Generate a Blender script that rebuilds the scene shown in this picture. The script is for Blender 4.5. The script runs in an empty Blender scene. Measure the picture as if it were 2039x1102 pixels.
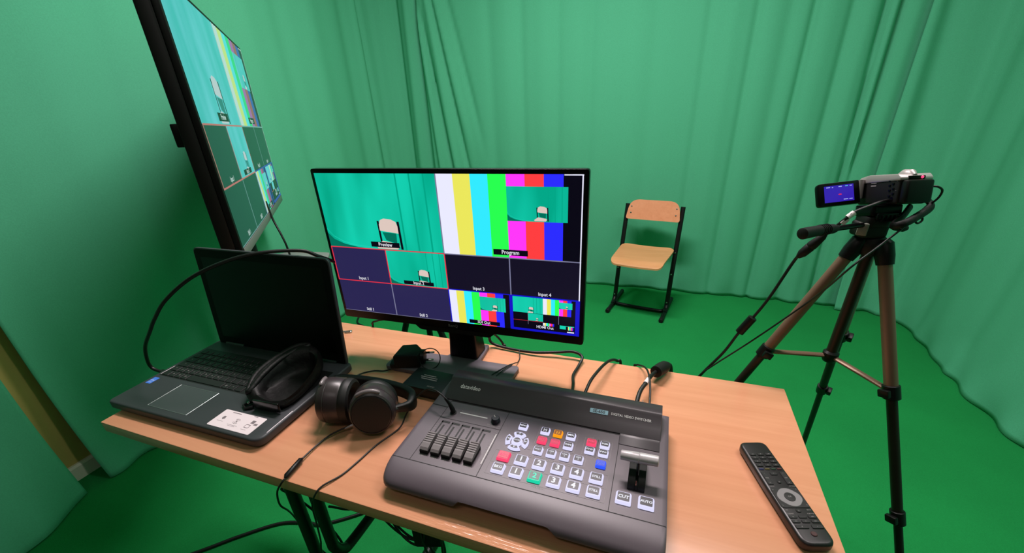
import bpy, bmesh, math, random
from mathutils import Matrix, Vector, noise
random.seed(7)
C = bpy.context.scene.collection
PI = math.pi
TH = 0.73                      # table-top height; everything below is written with z = 0 on the table top
FZ = -TH

# ------------------------------------------------------------------ camera
cam_d = bpy.data.cameras.new('camera'); cam = bpy.data.objects.new('camera', cam_d); C.objects.link(cam)
cam_d.sensor_width = 36.0; cam_d.lens = 822.85 / 2039 * 36.0
cam_d.shift_y = 59.01 / 2039; cam_d.clip_start = 0.02; cam_d.clip_end = 30
yaw, pit, rol = -0.3594, 0.4541, -0.0470
f_ = Vector((math.sin(yaw) * math.cos(pit), math.cos(yaw) * math.cos(pit), -math.sin(pit)))
r_ = Vector((math.cos(yaw), -math.sin(yaw), 0)); u_ = r_.cross(f_)
R_ = r_ * math.cos(rol) + u_ * math.sin(rol); U_ = u_ * math.cos(rol) - r_ * math.sin(rol)
M3 = Matrix((R_, U_, -f_)).transposed()
cam.matrix_world = Matrix.Translation((-0.2742, -0.8160, 0.5408 + TH)) @ M3.to_4x4()
bpy.context.scene.camera = cam

# ------------------------------------------------------------------ world, lights, exposure
sc = bpy.context.scene
sc.view_settings.view_transform = 'Standard'; sc.view_settings.look = 'None'
sc.view_settings.exposure = 0.0; sc.view_settings.gamma = 1.0; sc.view_settings.use_curve_mapping = False
w = bpy.data.worlds.new('world'); sc.world = w; w.use_nodes = True
w.node_tree.nodes['Background'].inputs[0].default_value = (0.9, 0.95, 1, 1)
w.node_tree.nodes['Background'].inputs[1].default_value = 0.005
def area(name, loc, size, sizey, power, col, rot=(0, 0, 0)):
    d = bpy.data.lights.new(name, 'AREA'); d.shape = 'RECTANGLE'; d.size = size; d.size_y = sizey
    d.energy = power; d.color = col
    o = bpy.data.objects.new(name, d); C.objects.link(o); o.location = (loc[0], loc[1], loc[2] + TH); o.rotation_euler = rot
    return o
LIGHTS = [(-0.78, 0.645, 1.86, 0.95, 0.22, 58), (0.55, 0.20, 1.86, 0.95, 0.22, 17), (-0.40, -1.45, 1.86, 0.95, 0.22, 2.0)]  # third entry is an added weak fill for front faces, no known lamp
for k, (x, y, z, a, b, p) in enumerate(LIGHTS):
    area('ceiling_lamp_light', (x, y, z), a, b, p, (1.0, 0.87, 0.88))

# ------------------------------------------------------------------ materials
MAT = {}
def lin(c):
    return tuple(((v / 255) / 12.92 if v / 255 <= 0.04045 else ((v / 255 + 0.055) / 1.055) ** 2.4) for v in c)
def mat(name, col, rough=0.5, metal=0.0, spec=0.5, emit=None, es=1.0, coat=0.0, srgb=True, noise_amt=0.0, noise_scale=200, bump=0.0, bump_scale=400):
    if name in MAT: return MAT[name]
    m = bpy.data.materials.new(name); m.use_nodes = True
    nt = m.node_tree; b = nt.nodes['Principled BSDF']
    c = lin(col) if srgb else col
    b.inputs['Base Color'].default_value = (*c, 1); b.inputs['Roughness'].default_value = rough
    b.inputs['Metallic'].default_value = metal; b.inputs['Specular IOR Level'].default_value = spec
    b.inputs['Coat Weight'].default_value = coat; b.inputs['Coat Roughness'].default_value = 0.1
    if emit is not None:
        b.inputs['Emission Color'].default_value = (*lin(emit), 1); b.inputs['Emission Strength'].default_value = es
    tc = None
    if noise_amt or bump:
        tc = nt.nodes.new('ShaderNodeTexCoord')
    if noise_amt:
        n = nt.nodes.new('ShaderNodeTexNoise'); n.inputs['Scale'].default_value = noise_scale; n.inputs['Detail'].default_value = 3
        nt.links.new(tc.outputs['Object'], n.inputs['Vector'])
        r = nt.nodes.new('ShaderNodeValToRGB')
        r.color_ramp.elements[0].position = 0.3; r.color_ramp.elements[1].position = 0.7
        r.color_ramp.elements[0].color = (*[v * (1 - noise_amt) for v in c], 1)
        r.color_ramp.elements[1].color = (*[min(1, v * (1 + noise_amt)) for v in c], 1)
        nt.links.new(n.outputs['Fac'], r.inputs['Fac']); nt.links.new(r.outputs['Color'], b.inputs['Base Color'])
    if bump:
        n2 = nt.nodes.new('ShaderNodeTexNoise'); n2.inputs['Scale'].default_value = bump_scale; n2.inputs['Detail'].default_value = 2
        nt.links.new(tc.outputs['Object'], n2.inputs['Vector'])
        bp = nt.nodes.new('ShaderNodeBump'); bp.inputs['Strength'].default_value = bump; bp.inputs['Distance'].default_value = 0.002
        nt.links.new(n2.outputs['Fac'], bp.inputs['Height']); nt.links.new(bp.outputs['Normal'], b.inputs['Normal'])
    MAT[name] = m
    return m
def emis(name, col, s=1.0):
    """a lit pixel area of a display: black glossy glass that gives off light"""
    if name in MAT: return MAT[name]
    m = mat(name, (2, 2, 3), rough=0.25, spec=0.3, emit=col, es=s)
    return m
def wood(name, base, dark, axis_scale, rough=0.42, fine=1.0):
    m = bpy.data.materials.new(name); m.use_nodes = True; nt = m.node_tree; b = nt.nodes['Principled BSDF']
    tc = nt.nodes.new('ShaderNodeTexCoord'); mp = nt.nodes.new('ShaderNodeMapping')
    mp.inputs['Scale'].default_value = axis_scale
    nt.links.new(tc.outputs['Object'], mp.inputs['Vector'])
    n = nt.nodes.new('ShaderNodeTexNoise'); n.inputs['Scale'].default_value = 1.0; n.inputs['Detail'].default_value = 6; n.inputs['Roughness'].default_value = 0.62
    n.inputs['Distortion'].default_value = 0.6
    nt.links.new(mp.outputs['Vector'], n.inputs['Vector'])
    r = nt.nodes.new('ShaderNodeValToRGB'); e = r.color_ramp.elements
    e[0].position = 0.3; e[1].position = 0.7
    e[0].color = (*lin(dark), 1); e[1].color = (*lin(base), 1)
    nt.links.new(n.outputs['Fac'], r.inputs['Fac']); nt.links.new(r.outputs['Color'], b.inputs['Base Color'])
    b.inputs['Roughness'].default_value = rough; b.inputs['Specular IOR Level'].default_value = 0.4
    bp = nt.nodes.new('ShaderNodeBump'); bp.inputs['Strength'].default_value = 0.12 * fine; bp.inputs['Distance'].default_value = 0.001
    nt.links.new(n.outputs['Fac'], bp.inputs['Height']); nt.links.new(bp.outputs['Normal'], b.inputs['Normal'])
    return m
def fabric(name, col, amt, scale, rough=0.95, wear=0.0):
    m = bpy.data.materials.new(name); m.use_nodes = True; nt = m.node_tree; b = nt.nodes['Principled BSDF']
    c = lin(col)
    tc = nt.nodes.new('ShaderNodeTexCoord')
    n = nt.nodes.new('ShaderNodeTexNoise'); n.inputs['Scale'].default_value = scale; n.inputs['Detail'].default_value = 4
    nt.links.new(tc.outputs['Object'], n.inputs['Vector'])
    r = nt.nodes.new('ShaderNodeValToRGB'); e = r.color_ramp.elements
    e[0].position = 0.3; e[1].position = 0.7
    e[0].color = (*[v * (1 - amt) for v in c], 1); e[1].color = (*[v * (1 + amt) for v in c], 1)
    nt.links.new(n.outputs['Fac'], r.inputs['Fac'])
    out = r.outputs['Color']
    if wear:
        n3 = nt.nodes.new('ShaderNodeTexNoise'); n3.inputs['Scale'].default_value = 3.0; n3.inputs['Detail'].default_value = 5
        nt.links.new(tc.outputs['Object'], n3.inputs['Vector'])
        r3 = nt.nodes.new('ShaderNodeValToRGB'); e3 = r3.color_ramp.elements
        e3[0].position = 0.35; e3[1].position = 0.65
        e3[0].color = (1 - wear, 1 - wear, 1 - wear, 1); e3[1].color = (1, 1, 1, 1)
        nt.links.new(n3.outputs['Fac'], r3.inputs['Fac'])
        mx = nt.nodes.new('ShaderNodeMix'); mx.data_type = 'RGBA'; mx.blend_type = 'MULTIPLY'; mx.inputs[0].default_value = 1
        nt.links.new(out, mx.inputs[6]); nt.links.new(r3.outputs['Color'], mx.inputs[7]); out = mx.outputs[2]
    nt.links.new(out, b.inputs['Base Color'])
    b.inputs['Roughness'].default_value = rough; b.inputs['Specular IOR Level'].default_value = 0.12
    bp = nt.nodes.new('ShaderNodeBump'); bp.inputs['Strength'].default_value = 0.25; bp.inputs['Distance'].default_value = 0.002
    nt.links.new(n.outputs['Fac'], bp.inputs['Height']); nt.links.new(bp.outputs['Normal'], b.inputs['Normal'])
    return m

m_curt = fabric('green_curtain_cloth', (86, 178, 139), 0.05, 260)
m_carpet = fabric('green_carpet', (30, 140, 72), 0.10, 420, wear=0.10)
m_wall = mat('ochre_wall_paint', (190, 172, 96), 0.9, noise_amt=0.05, noise_scale=12)
m_wall2 = mat('grey_wall_paint', (86, 80, 80), 0.9, noise_amt=0.03, noise_scale=12)
m_ceil = mat('ceiling_paint', (225, 222, 214), 0.9, noise_amt=0.02, noise_scale=20)
m_base = mat('white_baseboard_paint', (226, 226, 205), 0.6)
m_wood = wood('beech_laminate', (218, 154, 119), (207, 142, 107), (2.2, 46, 46), rough=0.2)
nt = m_wood.node_tree; bs_ = nt.nodes['Principled BSDF']; tc = nt.nodes.new('ShaderNodeTexCoord'); sp_ = nt.nodes.new('ShaderNodeSeparateXYZ'); nt.links.new(tc.outputs['Object'], sp_.inputs[0])
mr = nt.nodes.new('ShaderNodeMapRange'); mr.inputs['From Min'].default_value = -0.205; mr.inputs['From Max'].default_value = -0.222; mr.clamp = True; nt.links.new(sp_.outputs['Y'], mr.inputs['Value'])
mx_ = nt.nodes.new('ShaderNodeMapRange'); mx_.inputs['From Min'].default_value = -0.03; mx_.inputs['From Max'].default_value = 0.10; mx_.clamp = True; nt.links.new(sp_.outputs['X'], mx_.inputs['Value'])
mm = nt.nodes.new('ShaderNodeMath'); mm.operation = 'MULTIPLY'; nt.links.new(mr.outputs[0], mm.inputs[0]); nt.links.new(mx_.outputs[0], mm.inputs[1])
mp_ = nt.nodes.new('ShaderNodeMapping'); mp_.inputs['Scale'].default_value = (30, 330, 330); mp_.inputs['Rotation'].default_value = (0, 0, 0.12); nt.links.new(tc.outputs['Object'], mp_.inputs['Vector'])
nn = nt.nodes.new('ShaderNodeTexNoise'); nn.inputs['Scale'].default_value = 1; nn.inputs['Detail'].default_value = 4; nt.links.new(mp_.outputs[0], nn.inputs['Vector'])
m2 = nt.nodes.new('ShaderNodeMath'); m2.operation = 'MULTIPLY'; nt.links.new(nn.outputs['Fac'], m2.inputs[0]); nt.links.new(mm.outputs[0], m2.inputs[1])
b2 = nt.nodes.new('ShaderNodeBump'); b2.inputs['Strength'].default_value = 0.5; b2.inputs['Distance'].default_value = 0.0012; nt.links.new(m2.outputs[0], b2.inputs['Height'])
nt.links.new(bs_.inputs['Normal'].links[0].from_socket, b2.inputs['Normal']); nt.links.new(b2.outputs['Normal'], bs_.inputs['Normal'])
mg = nt.nodes.new('ShaderNodeMapRange'); mg.inputs['To Min'].default_value = 0.24; mg.inputs['To Max'].default_value = 0.13; nt.links.new(mm.outputs[0], mg.inputs['Value']); nt.links.new(mg.outputs[0], bs_.inputs['Roughness'])
m_ply = wood('beech_plywood', (232, 158, 120), (222, 146, 106), (30, 4, 30), rough=0.35)
m_plyseat = wood('beech_plywood_seat', (222, 160, 112), (210, 148, 98), (4, 40, 30), rough=0.35)
m_blk = mat('black_plastic', (11, 10, 10), 0.42, spec=0.3)
m_blkm = mat('matt_black_plastic', (15, 13, 13), 0.6, spec=0.3)
m_blkg = mat('gloss_black_plastic', (6, 5, 6), 0.3, spec=0.2)
m_steel = mat('black_painted_steel', (9, 8, 8), 0.38, spec=0.35)
m_chrome = mat('chrome', (200, 200, 200), 0.2, metal=1)
m_silver = mat('satin_silver', (190, 182, 186), 0.34, metal=0.2)
m_swbody = mat('charcoal_metal_case', (88, 77, 85), 0.42, noise_amt=0.04, noise_scale=900)
m_swhood = mat('charcoal_hood', (60, 51, 57), 0.36, noise_amt=0.03, noise_scale=900)
m_swdark = mat('dark_slot', (10, 9, 10), 0.6)
m_groove = mat('panel_groove', (14, 12, 13), 0.7)
m_print = mat('white_print', (200, 196, 196), 0.6)
m_printd = mat('grey_print', (140, 134, 134), 0.6)
m_cable = mat('black_cable_rubber', (12, 11, 11), 0.45)
m_tape = mat('white_label_tape', (225, 215, 215), 0.6)
m_bronze = mat('bronze_anodised_tube', (128, 100, 82), 0.42, metal=0.35)
m_bronzed = mat('dark_bronze_tube', (46, 38, 30), 0.45, metal=0.5)
m_lap = mat('dark_laptop_case', (52, 54, 58), 0.5, noise_amt=0.04, noise_scale=1500)
m_key = mat('laptop_key', (12, 12, 13), 0.55)
m_leather = mat('black_soft_leather', (9, 8, 8), 0.55, spec=0.3, bump=0.4, bump_scale=120)
m_hp = mat('headphone_shell', (50, 42, 44), 0.34)
m_hpd = mat('headphone_pad', (14, 12, 12), 0.55)
m_base_tex = mat('ribbed_grey_plastic', (104, 94, 104), 0.5)
m_hem = m_curt

# ------------------------------------------------------------------ mesh builder
class MB:
    def __init__(s, M=None): s.v = []; s.f = []; s.m = []; s.M = M or Matrix.Identity(4)
    def add(s, vs, fs, mi=0, M=None):
        o = len(s.v); T = s.M @ M if M is not None else s.M
        s.v += [T @ Vector(p) for p in vs]; s.f += [[i + o for i in f] for f in fs]; s.m += [mi] * len(fs)
    def bm(s, b, mi=0, M=None):
        b.verts.index_update()
        s.add([v.co.copy() for v in b.verts], [[v.index for v in f.verts] for f in b.faces], mi, M); b.free()
    def box(s, a, c, mi=0, M=None, bev=0.0, seg=2):
        b = bmesh.new(); bmesh.ops.create_cube(b, size=1)
        for v in b.verts: v.co = Vector([(a[i] + c[i]) / 2 + v.co[i] * (c[i] - a[i]) for i in range(3)])
        if bev: bmesh.ops.bevel(b, geom=list(b.edges), offset=bev, segments=seg, profile=0.5, affect='EDGES')
        s.bm(b, mi, M)
    def prism(s, poly, z0, z1, mi=0, M=None, bev=0.0, seg=2, ang=50):
        b = bmesh.new(); n = len(poly)
        lo = [b.verts.new((p[0], p[1], z0)) for p in poly]; hi = [b.verts.new((p[0], p[1], z1)) for p in poly]
        b.faces.new(lo[::-1]); b.faces.new(hi)
        for i in range(n): b.faces.new((lo[i], lo[(i + 1) % n], hi[(i + 1) % n], hi[i]))
        b.normal_update()
        if bev:
            es = [e for e in b.edges if len(e.link_faces) == 2 and e.calc_face_angle(0) > math.radians(ang)]
            bmesh.ops.bevel(b, geom=es, offset=bev, segments=seg, profile=0.5, affect='EDGES')
        bmesh.ops.recalc_face_normals(b, faces=b.faces)
        s.bm(b, mi, M)
    def lathe(s, prof, n=32, mi=0, M=None):
        vs = []; fs = []; k = len(prof)
        for i in range(n):
            a = 2 * PI * i / n
            for r, z in prof: vs.append((r * math.cos(a), r * math.sin(a), z))
        for i in range(n):
            j = (i + 1) % n
            for q in range(k - 1): fs.append((i * k + q, j * k + q, j * k + q + 1, i * k + q + 1))
        if prof[0][0] > 1e-6: fs.append([i * k for i in range(n)][::-1])
        if prof[-1][0] > 1e-6: fs.append([i * k + k - 1 for i in range(n)])
        s.add(vs, fs, mi, M)
    def tube(s, pts, r, n=10, mi=0, M=None, closed=False, cap=True, sx=1.0, up=None):
        pts = [Vector(p) for p in pts]; L = len(pts); rs = r if isinstance(r, (list, tuple)) else [r] * L
        tan = []
        for i in range(L):
            a = pts[(i - 1) % L] if (closed or i > 0) else pts[0]; b = pts[(i + 1) % L] if (closed or i < L - 1) else pts[-1]
            tan.append((b - a).normalized())
        ref = Vector(up) if up else (Vector((0, 0, 1)) if abs(tan[0].z) < 0.9 else Vector((1, 0, 0)))
        nrm = (ref - tan[0] * ref.dot(tan[0])).normalized(); vs = []; fs = []
        for i in range(L):
            if up: nrm = Vector(up)
            nrm = (nrm - tan[i] * nrm.dot(tan[i])).normalized(); bi = tan[i].cross(nrm)
            for k in range(n):
                a = 2 * PI * k / n; vs.append(pts[i] + nrm * math.cos(a) * rs[i] + bi * math.sin(a) * rs[i] * sx)
        for i in range(L if closed else L - 1):
            j = (i + 1) % L
            for k in range(n):
                q = (k + 1) % n; fs.append((i * n + k, i * n + q, j * n + q, j * n + k))
        if cap and not closed: fs.append(list(range(n))[::-1]); fs.append([(L - 1) * n + k for k in range(n)])
        s.add(vs, fs, mi, M)
    def cyl(s, a, b, r, n=16, mi=0, M=None, r2=None):
        s.tube([a, b], [r, r if r2 is None else r2], n, mi, M)
    def quad(s, a, b, c, d, mi=0, M=None): s.add([a, b, c, d], [(0, 1, 2, 3)], mi, M)
    def rect(s, x0, y0, x1, y1, z, mi=0, M=None): s.quad((x0, y0, z), (x1, y0, z), (x1, y1, z), (x0, y1, z), mi, M)
    def text(s, t, size, M, mi=0, align='CENTER', sx=1.0, bold=0.0):
        cu = bpy.data.curves.new('t', 'FONT'); cu.body = t; cu.size = size; cu.align_x = align; cu.align_y = 'CENTER'; cu.offset = bold * size; cu.resolution_u = 2
        o = bpy.data.objects.new('t', cu); C.objects.link(o)
        dg = bpy.context.evaluated_depsgraph_get(); me = bpy.data.meshes.new_from_object(o.evaluated_get(dg))
        s.add([(v.co.x * sx, v.co.y, v.co.z) for v in me.vertices], [list(p.vertices) for p in me.polygons], mi, M)
        bpy.data.objects.remove(o); bpy.data.curves.remove(cu); bpy.data.meshes.remove(me)
    def build(s, name, mats, parent=None, smooth=40, origin=None, solid=0.0, subsurf=0):
        if not isinstance(mats, (list, tuple)): mats = [mats]
        o3 = Vector((0, 0, 0))
        if parent is not None: o3 = Vector(parent['_o'])
        if origin is not None: o3 = Vector(origin)
        me = bpy.data.meshes.new(name); me.from_pydata([v - o3 for v in s.v], [], s.f)
        for m in mats: me.materials.append(m)
        for p, k in zip(me.polygons, s.m): p.material_index = k
        if smooth:
            for p in me.polygons: p.use_smooth = True
            me.set_sharp_from_angle(angle=math.radians(smooth))
        me.update()
        o = bpy.data.objects.new(name, me); C.objects.link(o)
        o['_o'] = list(o3)
        if parent is not None:
            o.parent = parent
        else: o.location = o3
        if subsurf:
            q = o.modifiers.new('sub', 'SUBSURF'); q.levels = subsurf; q.render_levels = subsurf
        if solid:
            q = o.modifiers.new('sol', 'SOLIDIFY'); q.thickness = solid; q.offset = 0
        return o
def thing(name, label, cat, loc, group=None):
    o = bpy.data.objects.new(name, None); C.objects.link(o); o.location = loc; o['_o'] = list(loc); o.empty_display_size = 0.05
    o['label'] = label; o['category'] = cat
    if group: o['group'] = group
    return o
def tag(o, label, cat, group=None):
    o['label'] = label; o['category'] = cat
    if group: o['group'] = group
    return o
def struct(o): o['kind'] = 'structure'; return o
def rpoly(pts, r, seg=5):
    out = []; n = len(pts); rs = r if isinstance(r, (list, tuple)) else [r] * n
    for i in range(n):
        p = Vector(pts[i]).to_2d(); a = (Vector(pts[i - 1]).to_2d() - p); b = (Vector(pts[(i + 1) % n]).to_2d() - p)
        la, lb = a.length, b.length; a.normalize(); b.normalize()
        if rs[i] <= 0: out.append(tuple(p)); continue
        d = min(rs[i], la * 0.49, lb * 0.49); p0 = p + a * d; p1 = p + b * d
        for k in range(seg + 1):
            t = k / seg; out.append(tuple(p0 * (1 - t) ** 2 + p * 2 * t * (1 - t) + p1 * t * t))
    return out
def rrect(x0, y0, x1, y1, r, seg=5): return rpoly([(x0, y0), (x1, y0), (x1, y1), (x0, y1)], r, seg)
def spline(pts, n=8):
    P = [Vector(p) for p in pts]; out = []
    for i in range(len(P) - 1):
        a = P[i - 1] if i > 0 else P[i] * 2 - P[i + 1]; b = P[i]; c = P[i + 1]; d = P[i + 2] if i + 2 < len(P) else P[i + 1] * 2 - P[i]
        for k in range(n):
            t = k / n; out.append(0.5 * ((2 * b) + (c - a) * t + (2 * a - 5 * b + 4 * c - d) * t * t + (3 * b - a - 3 * c + d) * t ** 3))
    out.append(P[-1]); return out
def frame(o, x, y):            # matrix with given origin, x axis, y axis (z = x × y)
    x = Vector(x).normalized(); y = Vector(y); y = (y - x * y.dot(x)).normalized(); z = x.cross(y)
    m = Matrix((x, y, z)).transposed().to_4x4(); m.translation = Vector(o); return m
def rotz(o, a): return Matrix.Translation(o) @ Matrix.Rotation(a, 4, 'Z')
def cable(name, pts, r, label, n=12, m=None, cat='cable', group=None, extra=None):
    b = MB(); b.tube(spline(pts, 7), r, n)
    if extra is None:
        return tag(b.build(name, m or m_cable, origin=pts[0]), label, cat, group)
    t = thing(name, label, cat, pts[0], group); b.build('wire', m or m_cable, t); extra(t); return t
def plug(a, b, r0, prof, n=14):
    """lathed shape from point a to point b; prof = [(fraction, radius)]"""
    a = Vector(a); b = Vector(b); mb = MB(); mb.tube([a.lerp(b, t) for t, _ in prof], [q for _, q in prof], n); return mb

# ------------------------------------------------------------------ room shell
XL, XR, YB, YF, ZC = -2.355, 1.30, 2.34, -2.0, 1.95
b = MB(); b.box((XL, YF, FZ - 0.05), (XR, YB, FZ)); struct(b.build('floor', m_carpet, smooth=0))
b = MB(); b.box((XL, YF, ZC), (XR, YB, ZC + 0.05)); struct(b.build('ceiling', m_ceil, smooth=0))
b = MB(); b.box((XL - 0.05, YF, FZ), (XL, YB, ZC)); struct(b.build('wall_left', m_wall, smooth=0))
b = MB(); b.box((XR, YF, FZ), (XR + 0.05, YB, ZC)); struct(b.build('wall_right', m_wall2, smooth=0))
b = MB(); b.box((XL, YB, FZ), (XR, YB + 0.05, ZC)); struct(b.build('wall_back', m_wall2, smooth=0))
b = MB(); b.box((XL, YF - 0.05, FZ), (XR, YF, ZC)); struct(b.build('wall_front', m_wall2, smooth=0))
b = MB(); b.prism([(0, 0), (0.016, 0), (0.016, 0.055), (0.010, 0.064), (0, 0.064)], 0, YB - YF, M=Matrix(((1, 0, 0, XL), (0, 0, -1, YB), (0, 1, 0, FZ), (0, 0, 0, 1))))
struct(b.build('baseboard_left', m_base, smooth=0))
for (x, y, z, a, q, p), wh in zip(LIGHTS, ('above the table and television', 'above the camera tripod', 'behind the viewer')):
    t = thing('ceiling_light', 'long white ceiling light ' + wh, 'ceiling light', (x, y, ZC), 'ceiling lights')
    b = MB(); b.box((x - a / 2 - 0.03, y - q / 2 - 0.03, z + 0.03), (x + a / 2 + 0.03, y + q / 2 + 0.03, ZC), bev=0.005); b.build('housing', m_ceil, t)
    b = MB(); b.box((x - a / 2, y - q / 2, z + 0.022), (x + a / 2, y + q / 2, z + 0.029)); b.build('diffuser', emis('lamp_diffuser', (255, 250, 240), 2.0), t)

# ------------------------------------------------------------------ curtains
def groove(x, x0, wd, A): return -A * math.exp(-((x - x0) / wd) ** 2)
def ridge(x, x0, wd, A): return A * math.exp(-((x - x0) / wd) ** 2)
def curtain(name, path, folds, label, hem=None, ztop=ZC - 0.01, ns=None, nz=46, wob=0.012, seed=0, FK=0.7, zbot=None):
    """path: list of plan points; cloth hangs from ztop to the floor; folds: (s, width, amplitude, z_lo, z_hi, slant)"""
    P = [Vector((p[0], p[1], 0)) for p in path]
    d = [0]
    for i in range(1, len(P)): d.append(d[-1] + (P[i] - P[i - 1]).length)
    T = d[-1]; ns = ns or int(T / 0.011)
    b = MB(); vs = []; fs = []
    for i in range(ns + 1):
        s = T * i / ns; k = 0
        while k < len(d) - 2 and d[k + 1] < s: k += 1
        t = (s - d[k]) / (d[k + 1] - d[k]); p = P[k].lerp(P[k + 1], t)
        # smoothed normal (to the left of travel is behind the cloth)
        def tang(kk): return (P[kk + 1] - P[kk]).normalized()
        tg = tang(k)
        if t > 0.5 and k < len(P) - 2: tg = tg.lerp(tang(k + 1), t - 0.5)
        if t < 0.5 and k > 0: tg = tg.lerp(tang(k - 1), 0.5 - t)
        tg.normalize(); nm = Vector((tg.y, -tg.x, 0))
        for j in range(nz + 1):
            v = j / nz; z = FZ + 0.004 + (ztop - FZ - 0.004) * (v ** 1.25)
            o = 0
            for (s0, wd, A, zl, zh, sl) in folds:
                g = 1.0
                if z < zl: g = max(0, 1 - (zl - z) / 0.35)
                if z > zh: g = max(0, 1 - (z - zh) / 0.35)
                if g > 0: o += FK * A * g * math.exp(-((s - s0 - sl * (z - 0.6)) / wd) ** 2)
            o += wob * noise.noise(Vector((s * 3.2, z * 0.35, seed))) + wob * 0.22 * noise.noise(Vector((s * 8.0, z * 0.5, seed + 9)))
            h = max(0, 1 - (z - FZ) / 0.10)
            o += h * 0.008 * math.sin(s * 23 + seed) + h * h * 0.010 * noise.noise(Vector((s * 9, seed * 3.1, 1)))
            if hem: o += hem(s, z)
            vs.append(p + nm * o + Vector((0, 0, z)))
            if zbot and j == 0: vs[-1].z += zbot(s)
    for i in range(ns):
        for j in range(nz):
            a = i * (nz + 1) + j; fs.append((a, a + nz + 1, a + nz + 2, a + 1))
    b.add(vs, fs)
    o = b.build(name, m_curt, smooth=80, origin=(path[0][0], path[0][1], FZ), solid=0.004)
    return tag(o, label, 'curtain', 'green studio curtains')

def arc(cx, cy, r, a0, a1, n=6): return [(cx + r * math.cos(math.radians(a0 + (a1 - a0) * k / n)), cy + r * math.sin(math.radians(a0 + (a1 - a0) * k / n))) for k in range(n + 1)]
# travel: left wall from front to back (normal to the right = +x), along the back to the right (normal -y), then to the front (normal -x)
XC, YC, XRC = -2.30, 2.16, 1.15
# near left piece
def hem_near(s, z):
    y = -1.5 + s; h = max(0, (0.45 - (z - FZ)) / 0.45)
    return 0.13 * h * h * math.exp(-((y + 0.56) / 0.20) ** 2) + 0.03 * h * h
curtain('green_curtain', [(XC + 0.01, -1.5), (XC + 0.01, -0.33)], [(0.30, 0.05, 0.02, -9, 9, 0), (0.62, 0.06, -0.02, -9, 9, 0), (0.9, 0.07, 0.02, -9, 9, 0.02)],
        'green curtain nearest the viewer at the left, its hem flared out beside the bare wall', hem=hem_near, wob=0.02, seed=3, zbot=lambda s: 0.0)
# left wall piece to the corner, ends in a gather on the back wall
y0 = -0.255
def hem_left(s, z):
    h = max(0, (0.5 - (z - FZ)) / 0.5)
    return h * h * (0.06 * math.exp(-((s - 0.03) / 0.08) ** 2) + 0.10 * math.exp(-((s - 0.24) / 0.12) ** 2)) + 0.02 * h
pathL = [(XC, y0), (XC, 1.0), (XC, YC - 0.2)] + arc(XC + 0.14, YC - 0.14, 0.14, 180, 90) + [(-1.955, YC + 0.01)]
fl = [(0.45, 0.10, 0.016, -9, 9, 0.1), (0.60, 0.05, -0.012, -9, 9, 0.1), (0.86, 0.09, 0.014, -9, 9, 0), (1.10, 0.06, -0.012, -9, 9, 0), (1.3, 0.06, 0.012, -9, 9, 0), (1.52, 0.05, -0.012, -9, 9, 0),
      (1.75, 0.07, 0.014, -9, 9, 0), (2.05, 0.05, -0.016, -9, 9, 0), (2.17, 0.03, 0.02, -9, 9, 0), (2.235, 0.022, -0.028, -9, 9, -0.03), (2.40, 0.05, 0.03, -9, 9, 0), (2.50, 0.02, -0.04, -9, 9, 0.02), (2.58, 0.03, 0.03, -9, 9, 0.03), (2.66, 0.018, -0.03, -9, 9, 0.03)]
curtain('green_curtain', pathL, fl, 'green curtain on the left wall behind the television, reaching to the gathered back corner', hem=hem_left, wob=0.012, seed=1, FK=0.8)
# back wall piece
xb0, xb1 = -1.97, 0.88
def fb(x, wd, A, zl=-9, zh=9, sl=0): return (x - xb0, wd, A, zl, zh, sl)
fB = [fb(-1.93, 0.02, 0.03, sl=-0.05), fb(-1.885, 0.016, -0.035, sl=-0.13), fb(-1.83, 0.025, 0.02, sl=-0.1), fb(-1.765, 0.016, -0.03, zl=-0.1, sl=-0.16), fb(-1.72, 0.03, 0.018, zl=0.5, sl=-0.2), fb(-1.62, 0.02, -0.018, zl=0.55, sl=-0.22),
      fb(-1.46, 0.04, -0.010), fb(-1.34, 0.05, 0.008), fb(-1.24, 0.03, -0.010), fb(-1.10, 0.05, 0.008), fb(-1.0, 0.03, -0.010), fb(-0.88, 0.05, 0.008), fb(-0.79, 0.03, -0.009), fb(-0.55, 0.06, 0.008), fb(-0.42, 0.04, -0.008),
      fb(-0.14, 0.025, -0.012), fb(-0.02, 0.05, 0.010), fb(0.095, 0.022, -0.016), fb(0.17, 0.05, 0.010), fb(0.25, 0.03, -0.008), fb(0.355, 0.020, -0.024, sl=0.01), fb(0.43, 0.05, 0.012), fb(0.525, 0.022, -0.018), fb(0.60, 0.03, 0.010),
      fb(0.668, 0.016, -0.034, sl=-0.03), fb(0.697, 0.014, 0.014, zl=0.2), fb(0.728, 0.013, -0.030, zl=0.25), fb(0.79, 0.03, 0.012)]
curtain('green_curtain', [(xb0, YC - 0.012), (xb1, YC - 0.012)], fB, 'wide green curtain across the back wall behind the wooden chair', wob=0.008, seed=5, FK=1.0)
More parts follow.
